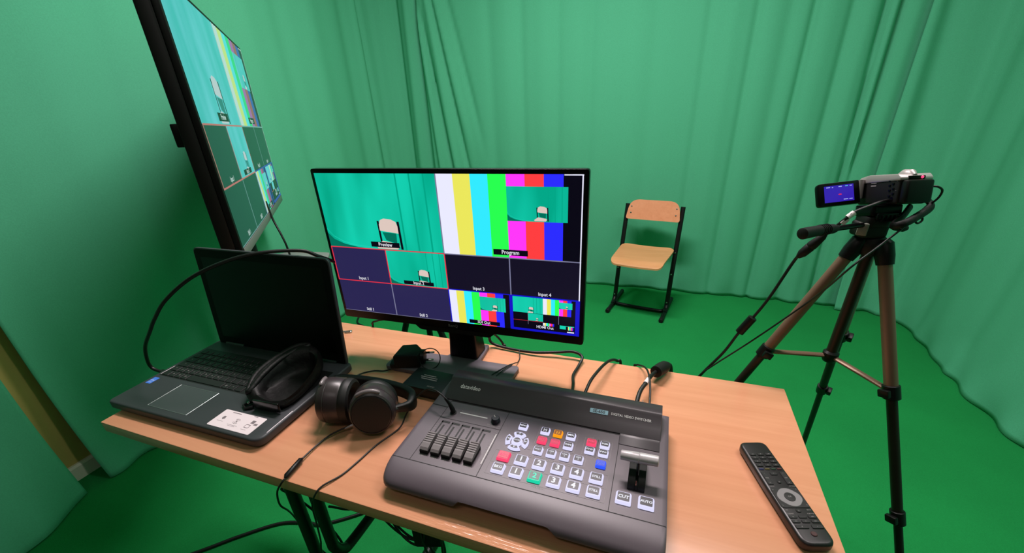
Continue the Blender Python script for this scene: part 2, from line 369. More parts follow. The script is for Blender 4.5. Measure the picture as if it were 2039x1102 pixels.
# right piece, overlapping the back one at its left edge
def hem_right(s, z):
    h = max(0, (0.55 - (z - FZ)) / 0.55); h2 = max(0, (0.16 - (z - FZ)) / 0.16)
    return h * h * (0.022 + 0.012 * math.sin(s * 6.0 + 1.0)) + h2 * 0.007 * math.sin(s * 24) + h2 * 0.035 * math.exp(-((s - 0.93) / 0.05) ** 2)
pathR = [(0.835, YC - 0.03)] + arc(XRC - 0.16, YC - 0.19, 0.16, 90, 0, 8) + [(XRC, 1.2), (XRC + 0.01, 0.4), (XRC + 0.02, -1.5)]
fR = [(0.03, 0.03, 0.02, -9, 9, -0.03), (0.10, 0.03, -0.012, -9, 9, -0.05), (0.19, 0.05, 0.016, -9, 9, -0.04), (0.28, 0.03, -0.014, -9, 9, 0), (0.45, 0.07, 0.014, -9, 9, 0.05), (0.60, 0.05, -0.014, -9, 9, 0.06), (0.80, 0.08, 0.014, -9, 9, 0.06), (1.0, 0.05, -0.012, -9, 9, 0.06), (1.25, 0.08, 0.014, -9, 9, 0.05)]
curtain('green_curtain', pathR, fR, 'green curtain on the right wall behind the tripod, its wavy hem on the carpet', hem=hem_right, wob=0.014, seed=8, FK=0.85)

# ------------------------------------------------------------------ table
TW, TD = 1.2958, 0.4904
tb = thing('table', 'narrow beech table with black tube legs carrying the video equipment', 'table', (-TW / 2, -TD / 2, FZ))
b = MB(); b.box((-TW, -TD, -0.0245), (0, 0, 0), bev=0.0022, seg=2); b.build('table_top', m_wood, tb)
def bent(b, pts, r, n=14): b.tube(spline(pts, 8), r, n)
for s in (0, 1):
    xa = -0.848 if s == 0 else -0.290
    for dx in (0, 0.055 if s == 0 else -0.055):
        b = MB()
        if dx == 0: b.tube([(xa, -0.462, -0.026), (xa, -0.462, FZ + 0.03)], 0.0112, 16)
        else: b.tube(spline([(xa + dx, -0.462, -0.026), (xa + dx, -0.462, -0.17), (xa + dx, -0.460, -0.205), (xa + dx, -0.445, -0.232), (xa + dx, -0.42, -0.242), (xa + dx, -0.3, -0.245), (xa + dx, -0.04, -0.25)], 6), 0.0105, 16)
        b.build('leg' if dx == 0 else 'brace_tube', m_steel, tb)
    b = MB(); b.tube([(xa, -0.03, -0.026), (xa, -0.03, FZ + 0.03)], 0.0135, 16); b.build('leg', m_steel, tb)
    b = MB(); b.tube([(xa, -0.50, FZ + 0.016), (xa, 0.0, FZ + 0.016)], 0.016, 16); b.build('foot_bar', m_steel, tb)

# ------------------------------------------------------------------ multiview picture (shared by monitor and television)
def picture_mats(pre, S, g_hi, g_lo, dark, darkb, cols, white=(235, 235, 255), grid=(120, 120, 150), redline=(225, 50, 70), blue=(20, 20, 200), txt=(225, 225, 235), chair=(222, 200, 190)):
    def green(name, hi, lo):
        m = mat(name, (2, 2, 3), rough=0.25, spec=0.3); nt = m.node_tree; bs = nt.nodes['Principled BSDF']
        tc = nt.nodes.new('ShaderNodeTexCoord'); n = nt.nodes.new('ShaderNodeTexNoise'); n.inputs['Scale'].default_value = 5.0; n.inputs['Detail'].default_value = 2
        mp = nt.nodes.new('ShaderNodeMapping'); mp.inputs['Scale'].default_value = (2.5, 1.0, 0.6)
        nt.links.new(tc.outputs['Object'], mp.inputs['Vector']); nt.links.new(mp.outputs['Vector'], n.inputs['Vector'])
        r = nt.nodes.new('ShaderNodeValToRGB'); r.color_ramp.elements[0].position = 0.35; r.color_ramp.elements[1].position = 0.68
        r.color_ramp.elements[0].color = (*lin(lo), 1); r.color_ramp.elements[1].color = (*lin(hi), 1)
        nt.links.new(n.outputs['Fac'], r.inputs['Fac']); nt.links.new(r.outputs['Color'], bs.inputs['Emission Color']); bs.inputs['Emission Strength'].default_value = S
        return m
    ms = [emis(pre + '_dark', dark, S), emis(pre + '_dark_blue', darkb, S), green(pre + '_green', g_hi, g_lo)]
    names = ('yellow', 'cyan', 'lime', 'magenta', 'red', 'blue')
    ms.append(emis(pre + '_white', white, S))
    for nme, c in zip(names, cols): ms.append(emis(pre + '_' + nme, c, S))
    ms += [emis(pre + '_grid', grid, S), emis(pre + '_red_line', redline, S), emis(pre + '_blue_field', blue, S), emis(pre + '_text', txt, S), emis(pre + '_chair', chair, S), emis(pre + '_shade', tuple(v * 0.66 for v in g_lo), S), emis(pre + '_hem', tuple(min(255, v * 0.95 + 14) for v in g_hi), S), emis(pre + '_black', (8, 6, 20), S), emis(pre + '_fold', tuple(v * 0.985 for v in g_lo), S)]
    return ms
DK, DB, GR, WH, YE, CY, LI, MG, RD, BL, GD, RL, BF, TX, CH, SH, HM, BK, FD = range(19)
def multiview(b, W, H, M, soft=False):
    """draws the multiview with x right, y up, origin at lower left, on the plane z = 0 (layers 0.15 mm apart)"""
    dz = 0.00015
    def R(u0, v0, u1, v1, mi, lay): b.rect(u0 * W, (1 - v1) * H, u1 * W, (1 - v0) * H, lay * dz, mi, M)
    def poly(pts, mi, lay): b.add([(u * W, (1 - v) * H, lay * dz) for u, v in pts], [list(range(len(pts)))[::-1]], mi, M)
    def txt(t, u, v, size, lay): b.text(t, size * H, M @ Matrix.Translation((u * W, (1 - v) * H, lay * dz)), TX, sx=0.92, bold=0.015)
    def studio(u0, v0, u1, v1, lay, cx=0.62, cy=0.99, sz=0.5, sweep=True):
        w_, h_ = u1 - u0, v1 - v0
        def q(x, y): return (u0 + x * w_, v0 + y * h_)
        R(u0, v0, u1, v1, GR, lay)
        if sweep and not soft:
            pts = [q(0.0, 0.74), q(0.05, 0.84), q(0.13, 0.91), q(0.24, 0.955), q(0.40, 0.975)]
            for a, c in zip(pts, pts[1:]): poly([(a[0], a[1]), (c[0], c[1]), (c[0], c[1] + 0.007 * h_), (a[0], a[1] + 0.007 * h_)], HM, lay + 0.4)
            poly([q(0, 0.80), q(0.05, 0.89), q(0.14, 0.95), q(0.26, 0.985), q(0.36, 1.0), q(0, 1.0)], SH, lay + 0.3)
        for fx in (0.68, 0.79, 0.90) if not soft else (): poly([q(fx, 0), q(fx + 0.012, 0), q(fx + 0.016, 1), q(fx + 0.002, 1)], FD, lay + 0.2)
        # chair
        a = sz; bx = lambda x, y: q(cx + x * a * h_ * H / (w_ * W), cy - y * a)
        poly([bx(-0.18, 0.46), bx(0.24, 0.44), bx(0.22, 0.16), bx(-0.10, 0.24)], SH, lay + 0.5)
        for x0, x1 in ((-0.30, -0.24), (0.30, 0.37)): poly([bx(x0, 0.76), bx(x1, 0.76), bx(x1 + 0.02, -0.0), bx(x0 + 0.02, -0.0)], BK, lay + 0.6)
        poly([bx(-0.25, 0.50), bx(-0.25, 0.66), bx(-0.20, 0.78), bx(-0.08, 0.83), bx(0.14, 0.81), bx(0.27, 0.75), bx(0.31, 0.64), bx(0.31, 0.44)], CH, lay + 0.8)
        poly([bx(-0.44, 0.06), bx(-0.22, 0.22), bx(0.24, 0.16), bx(0.30, 0.10), bx(0.22, 0.0), bx(-0.40, 0.0)], CH, lay + 0.8)
    def bars(u0, v0, u1, v1, lay, pip=True):
        w_, h_ = u1 - u0, v1 - v0
        for k, mi in enumerate((WH, YE, CY, LI, MG, RD, BL, BK)): R(u0 + w_ * k / 8, v0, u0 + w_ * (k + 1) / 8, v1, mi, lay)
        if pip: studio(u0 + 0.5 * w_, v0 + 0.135 * h_, u0 + 0.905 * w_, v0 + 0.535 * h_, lay + 1, cx=0.58, cy=0.98, sz=0.52)
    R(0, 0, 1, 1, DK, 0)
    studio(0, 0, 0.5, 0.5, 1, cx=0.555, cy=0.985, sz=0.50)
    bars(0.5, 0, 1, 0.5, 1)
    R(0.965, 0.0, 0.995, 0.003, WH, 4)
    for (u, v, wd, t) in ((0.255, 0.465, 0.125, 'Preview'), (0.755, 0.465, 0.125, 'Program')):
        R(u - wd / 2, v - 0.018, u + wd / 2, v + 0.018, BK, 4); txt(t, u, v, 0.036, 5)
    R(0, 0.5, 0.25, 0.75, DB, 1); R(0, 0.75, 0.25, 1, DB, 1); R(0.25, 0.75, 0.5, 1, DB, 1)
    studio(0.25, 0.5, 0.5, 0.75, 1, cx=0.60, cy=0.94, sz=0.52)
    R(0.31, 0.715, 0.44, 0.742, BK, 4)
    for t, u, v in (('Input 1', 0.125, 0.728), ('Input 2', 0.375, 0.728), ('Input 3', 0.625, 0.728), ('Input 4', 0.875, 0.728), ('Still 1', 0.125, 0.977), ('Still 2', 0.375, 0.977)): txt(t, u, v, 0.032, 5)
    bars(0.5, 0.75, 0.75, 1, 1); R(0.742, 0.75, 0.75, 1.0, BF, 1.5)
    R(0.575, 0.964, 0.70, 0.992, BK, 4); txt('SDI Out', 0.635, 0.978, 0.030, 5)
    R(0.75, 0.75, 1, 1, BF, 1)
    studio(0.755, 0.757, 0.868, 0.868, 2, cx=0.6, cy=0.98, sz=0.46, sweep=False); bars(0.868, 0.757, 0.985, 0.868, 2)
    R(0.755, 0.868, 0.985, 0.985, BK, 2); studio(0.812, 0.870, 0.868, 0.922, 3, cx=0.6, cy=0.95, sz=0.46, sweep=False)
    R(0.755, 0.924, 0.868, 0.926, RL, 4); R(0.811, 0.870, 0.8125, 0.95, GD, 4); R(0.925, 0.868, 0.9265, 0.93, GD, 4)
    bars(0.868, 0.930, 0.915, 0.950, 3, pip=False); R(0.930, 0.935, 0.982, 0.96, GR, 3); R(0.952, 0.938, 0.960, 0.975, BK, 3.5); bars(0.957, 0.94, 0.982, 0.965, 3.2, pip=False); R(0.957, 0.975, 0.982, 0.983, WH, 3.4)
    txt('HDMI Out', 0.875, 0.963, 0.028, 5)
    g = 0.0022
    def hl(u0, u1, v, mi, lay, k=1.0): R(u0, v - g * 1.6 * k, u1, v + g * 1.6 * k, mi, lay)
    def vl(u, v0, v1, mi, lay, k=1.0): R(u - g * k, v0, u + g * k, v1, mi, lay)
    vl(0.5, 0, 0.5, GD, 6); hl(0, 1, 0.5, GD, 6); vl(0.75, 0.5, 0.75, GD, 6); hl(0.5, 1, 0.75, BF, 6); vl(0.25, 0.75, 1, GD, 6); vl(0.5, 0.75, 1, BF, 6); vl(0.75, 0.75, 1, BF, 6, 2); vl(0.5, 0.5, 0.75, GD, 6)
    hl(0, 0.5, 0.5, RL, 7); hl(0, 0.5, 0.75, RL, 7); vl(0.0018, 0.5, 0.75, RL, 7); vl(0.25, 0.5, 0.75, RL, 7); vl(0.5, 0.5, 0.75, RL, 6.5)
    vl(0.9972, 0, 0.75, WH, 7, 0.9); hl(0.94, 1, 0.003, WH, 7, 0.8)
    vl(0.9955, 0.75, 1, BF, 7, 1.5); hl(0.75, 1, 0.995, BF, 7, 1.5); hl(0, 0.5, 0.998, GD, 6, 0.5)

# ------------------------------------------------------------------ monitor
MW = 0.56; MH = MW * 9 / 16
mc = Vector((-0.6834, -0.1054, 0.2726))
mon = thing('monitor', 'black desktop monitor showing the multiview of chair pictures and colour bars', 'monitor', (-0.68, -0.08, 0))
ax = Vector((math.cos(0.03), math.sin(0.03), 0))
MM = frame(mc, ax, (0, 0, 1))                  # local x right, y up, z toward the viewer
bz = 0.0085
out = rrect(-MW / 2 - bz, -MH / 2 - 0.0205, MW / 2 + bz, MH / 2 + bz, 0.006, 4)
b = MB(MM); b.prism(out, -0.016, -0.0005, bev=0.0015); b.build('bezel', m_blkg, mon)
b = MB(MM); b.prism(rrect(-MW / 2 + 0.03, -MH / 2 + 0.02, MW / 2 - 0.03, MH / 2 - 0.05, 0.03), -0.045, -0.0155, bev=0.012, seg=3)
b.prism(rpoly([(-0.085, -MH / 2 - 0.0315), (0.085, -MH / 2 - 0.0315), (0.10, -MH / 2 - 0.018), (-0.10, -MH / 2 - 0.018)], 0.006), -0.014, -0.002)
b.build('rear_housing', m_blkm, mon)
pm = picture_mats('monitor', 1.0, (20, 212, 180), (0, 168, 136), (20, 16, 36), (42, 38, 82), [(236, 232, 92), (50, 235, 255), (40, 255, 80), (255, 55, 250), (255, 62, 64), (44, 44, 255)])
b = MB(); multiview(b, MW, MH, MM @ Matrix.Translation((-MW / 2, -MH / 2, 0.0))); b.build('screen', pm, mon, smooth=0)
b = MB(MM); b.text('BenQ', 0.010, Matrix.Translation((0.0, -MH / 2 - 0.0115, -0.0003))); b.build('maker_mark', m_printd, mon)
# stand: tapering column leaning up to the panel and a T shaped base plate
b = MB()
cz = [(0.012, 0.036, -0.062, 0.028), (0.05, 0.034, -0.064, 0.024), (0.10, 0.034, -0.068, 0.02), (0.17, 0.036, -0.072, 0.016), (0.24, 0.036, -0.074, 0.014)]
vs = []; fs = []
for z, hw, yc, hd in cz:
    for p in rrect(-hw, -hd, hw, hd, 0.008, 3): vs.append((-0.676 + p[0], yc + p[1], z))
n = len(vs) // len(cz)
for i in range(len(cz) - 1):
    for k in range(n): fs.append((i * n + k, i * n + (k + 1) % n, (i + 1) * n + (k + 1) % n, (i + 1) * n + k))
fs += [list(range(n))[::-1], [(len(cz) - 1) * n + k for k in range(n)]]
b.add(vs, fs); b.build('stand_column', m_blkg, mon)
bp_ = rpoly([(-0.840, -0.168), (-0.540, -0.168), (-0.5365, -0.086), (-0.633, -0.0875), (-0.638, -0.018), (-0.716, -0.020), (-0.715, -0.089), (-0.838, -0.092)], [0.012, 0.012, 0.010, 0.006, 0.006, 0.006, 0.006, 0.010], 4)
b = MB(); b.prism(bp_, 0.0, 0.0105, bev=0.0012); b.build('stand_base', m_base_tex, mon)

# ------------------------------------------------------------------ television on a floor stand
TVW = 1.107; TVH = TVW * 9 / 16
O = Vector((-1.3423, -0.0411, 0.2185))
tx = Vector((math.cos(2.305), math.sin(2.305), 0)); tn = Vector((-tx.y, tx.x, 0)) * -1     # tn = x × z : out of the screen
tx3 = Vector((tx.x * math.cos(-0.0328), tx.y * math.cos(-0.0328), math.sin(-0.0328)))
TM = frame(O, -tx3, (0, 0, 1))
# the viewer reads the picture left to right from the near edge, so the local x axis runs from the near edge to the far edge
TM = frame(O, tx3, (0, 0, 1))
if TM.to_3x3() @ Vector((0, 0, 1)) @ Vector((1, -1, 0)) < 0: pass
tv = thing('television', 'large flat television turned to the chair, tilted in view at the upper left', 'television', (-1.72, 0.30, FZ))
B0 = 0.010
b = MB(TM); b.prism(rrect(-B0, -0.028, TVW + B0, TVH + B0, 0.006, 3), -0.016, -0.0006, bev=0.002); b.build('bezel', m_blk, tv)
b = MB(TM); b.box((0.0, -0.027, -0.0005), (TVW, -0.002, 0.0022), bev=0.001); b.build('chin_strip', mat('satin_grey_strip', (120, 120, 118), 0.35, metal=0.3), tv)
b = MB(TM); b.box((-B0, -0.026, -0.050), (TVW + B0, TVH + 0.006, -0.0155), bev=0.006)
b.box((0.10, 0.05, -0.075), (TVW - 0.10, TVH - 0.16, -0.049), bev=0.012); b.build('rear_housing', m_blkm, tv)
b = MB(TM); b.box((0.006, 0.262, -0.068), (0.32, 0.315, -0.05), bev=0.003); b.build('wall_bracket', m_blk, tv)
pt = picture_mats('television', 0.85, (104, 206, 212), (70, 190, 186), (28, 66, 56), (30, 70, 62), [(196, 226, 130), (90, 220, 224), (50, 214, 130), (160, 90, 170), (150, 80, 90), (52, 78, 170)], white=(190, 220, 215), grid=(120, 170, 165), redline=(190, 110, 110), blue=(50, 70, 160), txt=(200, 225, 220), chair=(190, 205, 210))  # grazing-angle haze and green curtain reflection are painted into these picture colours
b = MB(); multiview(b, TVW, TVH, TM, soft=True); b.build('screen', pt, tv, smooth=0)
cpt = TM @ Vector((TVW * 0.5, TVH * 0.3, -0.10))
b = MB(); b.cyl((cpt.x, cpt.y, FZ + 0.03), (cpt.x, cpt.y, cpt.z + 0.18), 0.028, 20); b.build('pole', m_steel, tv)
b = MB(); b.box((cpt.x - 0.20, cpt.y - 0.20, FZ), (cpt.x + 0.20, cpt.y + 0.20, FZ + 0.03), bev=0.006); b.build('foot_plate', m_steel, tv)
b = MB(TM); b.box((TVW * 0.5 - 0.09, TVH * 0.3 - 0.09, -0.135), (TVW * 0.5 + 0.09, TVH * 0.3 + 0.20, -0.073), bev=0.004); b.build('mount', m_steel, tv)
b = MB(); b.prism(rpoly([(-1.86, 0.36), (-1.50, 0.375), (-1.605, 0.522), (-1.80, 0.50)], 0.012, 3), -0.012, 0.0, bev=0.001)
o = b.build('stand_shelf', mat('grey_shelf_laminate', (120, 126, 122), 0.5), tv); o['label'] = 'dark grey flat shelf of the television stand'

# ------------------------------------------------------------------ laptop
LA = 0.0105; LO = Vector((-1.3208, -0.4567, 0)); LW, LD = 0.4160, 0.260
LM = rotz(LO, LA)
lp = thing('laptop', 'open black laptop with a dark screen on the left end of the table', 'laptop', (LO.x + 0.2, LO.y + 0.13, 0))
b = MB(LM); b.prism(rpoly([(0, 0), (LW, 0), (LW, LD), (0, LD)], [0.012, 0.022, 0.012, 0.012], 6), 0.0035, 0.0215, bev=0.004, seg=3)
for px_, py_ in ((0.05, 0.03), (LW - 0.05, 0.03), (0.05, LD - 0.03), (LW - 0.05, LD - 0.03)): b.lathe([(0.008, 0), (0.008, 0.005)], 14, M=Matrix.Translation((px_, py_, -0.0)))
b.build('base', m_lap, lp)
b = MB(LM); b.tube([(LW - 0.004, 0.024, 0.0209), (LW - 0.004, 0.085, 0.0209)], 0.0007, 6); b.build('edge_trim', m_silver, lp)
b = MB(LM); b.tube([(0.0105, 0.102, 0.0217), (0.0105, 0.135, 0.0217)], 0.0006, 6); b.build('edge_trim', m_silver, lp)
# keyboard well and keys
KX, KY, UU = 0.0135, 0.1015, 0.0187
b = MB(LM); b.rect(KX - 0.003, KY - 0.003, LW - 0.016, KY + 6 * UU * 0.985 + 0.003, 0.02165); b.build('keyboard_well', m_key, lp, smooth=0)
rows = [[1.15, 1, 1, 1, 5.75, 1, 1, 1.1], [1.3, 1, 1, 1, 1, 1, 1, 1, 1, 1, 1, 1, 2.0], [1.75, 1, 1, 1, 1, 1, 1, 1, 1, 1, 1, 1, 1.6], [1.45, 1, 1, 1, 1, 1, 1, 1, 1, 1, 1, 1, 1, 1.2], [1, 1, 1, 1, 1, 1, 1, 1, 1, 1, 1, 1, 1, 1.9], [1] * 15]
lets = [['', 'fn', '#', 'alt', '', 'gr', '=', ''], list('^yxcvbnm,.-^') + [''], list('^asdfghjkl;#') + [''], list('>qwertzuiop[]') + [''], list('^1234567890-=') + [''], [''] * 15]
for r, row in enumerate(rows):
    x = KX; y = KY + r * UU * 0.985; hgt = UU * (0.62 if r == 5 else 0.86)
    for k, wd in enumerate(row):
        kb = MB(LM); kb.prism(rrect(x + 0.0012, y, x + wd * UU - 0.0016, y + hgt, 0.0015, 2), 0.0215, 0.0232, bev=0.0005, seg=1)
        key = kb.build('key', m_key, lp, smooth=0)
        t = lets[r][k]
        if t:
            tb_ = MB(LM); tb_.text(t, 0.0062, Matrix.Translation((x + wd * UU * 0.45, y + hgt * 0.55, 0.02328))); q = tb_.build('key_letter', m_printd, key, smooth=0); q.location = (0, 0, 0)
        x += wd * UU
# touchpad
b = MB(LM); b.rect(0.103, 0.0155, 0.214, 0.0855, 0.02165); b.build('touchpad', mat('touchpad_surface', (62, 66, 68), 0.42), lp, smooth=0)
b = MB(LM)
for a, c in (((0.103, 0.0155), (0.214, 0.0155)), ((0.214, 0.0155), (0.214, 0.0855)), ((0.214, 0.0855), (0.103, 0.0855)), ((0.103, 0.0855), (0.103, 0.0155))): b.tube([(*a, 0.0217), (*c, 0.0217)], 0.00055, 6)
b.build('touchpad_edge', mat('touchpad_bright_edge', (150, 160, 158), 0.3, metal=0.6), lp)
# stickers
b = MB(LM); b.prism(rrect(0.2785, 0.0085, 0.3835, 0.0525, 0.003, 3), 0.0215, 0.02185); st = b.build('sticker', mat('white_sticker_paper', (225, 212, 216), 0.5), lp, smooth=0)
b = MB(LM); zz = 0.02195
b.rect(0.300, 0.0475, 0.322, 0.0492, zz); b.rect(0.352, 0.0500, 0.362, 0.0515, zz)
for x0_, x1_, y0_ in ((0.288, 0.303, 0.0225), (0.318, 0.343, 0.0195), (0.322, 0.339, 0.0170), (0.356, 0.368, 0.0165)): b.rect(x0_, y0_, x1_, y0_ + 0.0007, zz)
b.prism([(0.293, 0.036), (0.298, 0.036), (0.300, 0.030), (0.296, 0.027), (0.292, 0.031)], zz - 0.00005, zz + 0.00003)
for rr in (0.0042, 0.0062):
    for a0 in (20, 200): b.tube([(0.330 + rr * math.cos(math.radians(a0 + t * 14)), 0.0305 + rr * math.sin(math.radians(a0 + t * 14)), zz) for t in range(10)], 0.0003, 4)
b.lathe([(0, 0), (0.0018, 0), (0.0018, 0.0001)], 12, M=Matrix.Translation((0.330, 0.0305, zz)))
b.tube([(x, y, zz) for x, y in rrect(0.357, 0.022, 0.367, 0.0295, 0.002, 3)], 0.0006, 4, closed=True)
b.box((0.3605, 0.0335, zz - 0.00005), (0.3685, 0.0415, zz + 0.00003)); b.box((0.3705, 0.031, zz - 0.00005), (0.3785, 0.0355, zz + 0.00003))
q = b.build('sticker_print', mat('grey_sticker_print', (118, 108, 112), 0.6), st, smooth=0)
b = MB(LM); b.prism(rrect(0.0115, 0.068, 0.0265, 0.090, 0.001, 2), 0.0215, 0.0219); st2 = b.build('processor_sticker', mat('blue_sticker', (70, 120, 215), 0.4), lp, smooth=0)
b = MB(LM); b.text('intel', 0.0065, Matrix.Translation((0.019, 0.080, 0.022)) @ Matrix.Rotation(0, 4, 'Z')); b.text('inside', 0.0042, Matrix.Translation((0.019, 0.0735, 0.022))); b.build('sticker_print', mat('pale_blue_print', (205, 220, 245), 0.5), st2, smooth=0)
# lid: hinged at the rear edge, leaning back
ang = 1.66
hy = 0.250; V = Vector((0, -math.cos(ang), math.sin(ang)))       # up along the lid, leaning to the rear
LV = 0.3985
LD_M = rotz(LO, 0.0115) @ frame((0.0095, hy, 0.020), (1, 0, 0), V)                 # local x right, y up the lid, z toward the keyboard
b = MB(LD_M); b.prism(rrect(0.0, -0.006, LV, 0.2500, 0.014, 5), -0.0075, 0.0, bev=0.0015); b.build('lid', m_lap, lp)
b = MB(LD_M); b.prism(rrect(0.003, -0.003, LV - 0.003, 0.2470, 0.012, 5), 0.0, 0.0009, bev=0.0004, seg=1); b.build('screen_bezel', mat('matt_black_bezel', (6, 6, 6), 0.6, spec=0.15), lp)
b = MB(LD_M); b.rect(0.021, 0.022, LV - 0.021, 0.022 + 0.2060, 0.0011); b.build('screen', mat('dark_laptop_screen', (2, 2, 2), 0.4, spec=0.18), lp, smooth=0)
b = MB(LM)
for x0 in (0.035, LW - 0.095): b.cyl((x0, hy + 0.002, 0.0205), (x0 + 0.06, hy + 0.002, 0.0205), 0.006, 14)
b.build('hinge', m_lap, lp)

# ------------------------------------------------------------------ cable arching over the laptop lid
pts = [(-1.318, -0.338, 0.013), (-1.340, -0.340, 0.013), (-1.360, -0.343, 0.022), (-1.358, -0.345, 0.045), (-1.339, -0.345, 0.085), (-1.297, -0.343, 0.13), (-1.266, -0.340, 0.163), (-1.221, -0.330, 0.207), (-1.165, -0.300, 0.250), (-1.103, -0.260, 0.277), (-1.049, -0.220, 0.286), (-0.995, -0.170, 0.278), (-0.972, -0.150, 0.261), (-0.966, -0.115, 0.236), (-0.967, -0.085, 0.212), (-0.950, -0.060, 0.195), (-0.90, -0.045, 0.18), (-0.82, -0.040, 0.18), (-0.75, -0.05, 0.20)]
t = thing('monitor_cable', 'thick black cable arching from the laptop side over its lid to the monitor', 'cable', (-1.34, -0.34, 0.0))
b = MB(); b.tube(spline(pts, 8), 0.0038, 10); b.build('wire', m_cable, t)
b = MB(); b.box((-0.018, -0.0045, -0.003), (0.018, 0.0045, 0.003), M=rotz((-1.322, -0.3385, 0.013), LA), bev=0.001); b.build('plug', m_blk, t)

# ------------------------------------------------------------------ soft pouch on the laptop
pc = thing('pouch', 'soft black leather pouch lying open on the right of the keyboard', 'pouch', (-0.975, -0.30, 0.022))
rim = [(-1.024, -0.362, 0.050), (-1.034, -0.318, 0.060), (-1.026, -0.268, 0.068), (-1.008, -0.238, 0.073), (-0.985, -0.224, 0.071), (-0.962, -0.226, 0.062), (-0.940, -0.252, 0.053), (-0.928, -0.290, 0.045), (-0.922, -0.330, 0.040), (-0.926, -0.364, 0.036), (-0.955, -0.377, 0.033), (-0.995, -0.376, 0.038)]
def ring(pts, n=60):
    P = [Vector(p) for p in pts]; L = len(P); out = []
    for i in range(n):
        f = i / n * L; k = int(f); t = f - k; a, b_, c, d = P[(k - 1) % L], P[k % L], P[(k + 1) % L], P[(k + 2) % L]
        out.append(0.5 * ((2 * b_) + (c - a) * t + (2 * a - 5 * b_ + 4 * c - d) * t * t + (3 * b_ - a - 3 * c + d) * t ** 3))
    return out
rm = ring(rim); cen = sum(rm, Vector()) / len(rm)
def scaled(R, k, z=None, dz=0, lerpz=None, sh=0):
    o = []
    for i, p in enumerate(R):
        q = cen + (p - cen) * k + Vector((sh, -sh * 0.4, 0))
        zz_ = p.z + dz if z is None else (z if lerpz is None else p.z * (1 - lerpz) + z * lerpz)
        o.append(Vector((q.x, q.y, zz_ + 0.0015 * noise.noise(Vector((q.x * 40, q.y * 40, 3))))))
    return o
rings = [scaled(rm, 0.80, 0.0240), scaled(rm, 0.97, 0.0250), scaled(rm, 1.03, 0.026, lerpz=0.75), scaled(rm, 1.05, 0.026, lerpz=0.45), scaled(rm, 1.03, 0.026, lerpz=0.15), scaled(rm, 0.99, dz=0.004), scaled(rm, 0.90, dz=0.007, sh=0.006), scaled(rm, 0.80, dz=0.002, sh=0.012), scaled(rm, 0.74, 0.027, lerpz=0.4, sh=0.012), scaled(rm, 0.68, 0.0285, lerpz=0.85, sh=0.010), scaled(rm, 0.5, 0.0285, sh=0.008)]
b = MB(); n = len(rm); vs = [p for r_ in rings for p in r_]; fs = []
for i in range(len(rings) - 1):
    for k in range(n): fs.append((i * n + k, i * n + (k + 1) % n, (i + 1) * n + (k + 1) % n, (i + 1) * n + k))
fs += [list(range(n))[::-1], [(len(rings) - 1) * n + k for k in range(n)]]
b.add(vs, fs); b.build('body', m_leather, pc, smooth=60)
b = MB(); b.tube(ring([(-1.010, -0.372, 0.048), (-1.030, -0.330, 0.061), (-1.024, -0.270, 0.071), (-1.005, -0.236, 0.077), (-0.985, -0.226, 0.075), (-1.0, -0.25, 0.0745), (-1.010, -0.29, 0.070), (-1.010, -0.335, 0.062)], 40), 0.0055, 8, closed=True); b.build('padded_edge', m_leather, pc, smooth=70)
b = MB(); b.box((-0.028, -0.0025, -0.011), (0.034, 0.0025, 0.010), M=rotz((-0.958, -0.382, 0.0355), 0.05), bev=0.002); b.build('front_flap', mat('black_gloss_strip', (8, 8, 8), 0.25), pc)
b = MB(); b.tube([(-1.008, -0.372, 0.026), (-1.016, -0.386, 0.0245), (-1.004, -0.392, 0.0245), (-0.992, -0.384, 0.026)], 0.003, 8); b.build('tab', m_leather, pc)
b = MB(); b.lathe([(0, 0), (0.0032, 0), (0.0026, 0.002), (0, 0.0026)], 14, M=frame((-1.006, -0.380, 0.0295), (1, 0, 0), (0, 0.5, 0.8))); b.build('snap_button', m_chrome, pc)

# ------------------------------------------------------------------ headphones
hp = thing('headphones', 'black over-ear headphones lying between the laptop and the video switcher', 'headphones', (-0.775, -0.32, 0))
def cup(c, axis, R, name):
    c = Vector(c); axis = Vector(axis).normalized(); up = Vector((0, 0, 1)); xx = up.cross(axis).normalized()
    M = Matrix((xx, axis.cross(xx), axis)).transposed().to_4x4(); M.translation = c
    S = M @ Matrix.Diagonal((0.94, 1.0, 1, 1))
    b = MB(); b.lathe([(0, 0.0225), (R * 0.80, 0.0225), (R * 0.845, 0.0215), (R * 0.86, 0.0225), (R * 0.93, 0.020), (R * 0.985, 0.014), (R, 0.008), (R * 0.985, 0.0072), (R * 0.985, 0.0055), (R, 0.0050), (R * 0.985, -0.016), (R * 0.94, -0.0195), (0, -0.0195)], 56, M=S); o = b.build(name, m_hp, hp, smooth=28)
    b = MB(); b.lathe([(0.0, 0.0227), (R * 0.795, 0.0227), (R * 0.80, 0.0231), (0, 0.0236)], 48, M=S); b.build('face_plate', mat('matt_face_plate', (26, 21, 20), 0.55), o)
    b = MB(); b.lathe([(R * 0.40, -0.019), (R * 0.95, -0.019), (R * 0.98, -0.022), (R * 0.98, -0.027), (R * 0.94, -0.034), (R * 0.82, -0.037), (R * 0.62, -0.034), (R * 0.52, -0.027), (R * 0.45, -0.022)], 48, M=S); b.build('ear_pad', m_hpd, o)
    return S, o
RC = 0.0445
S1, c1 = cup((-0.824, -0.338, RC + 0.001), (-0.93, -0.30, 0.06), RC, 'ear_cup')
S2, c2 = cup((-0.735, -0.340, RC + 0.003), (0.44, -0.84, 0.16), RC, 'ear_cup')
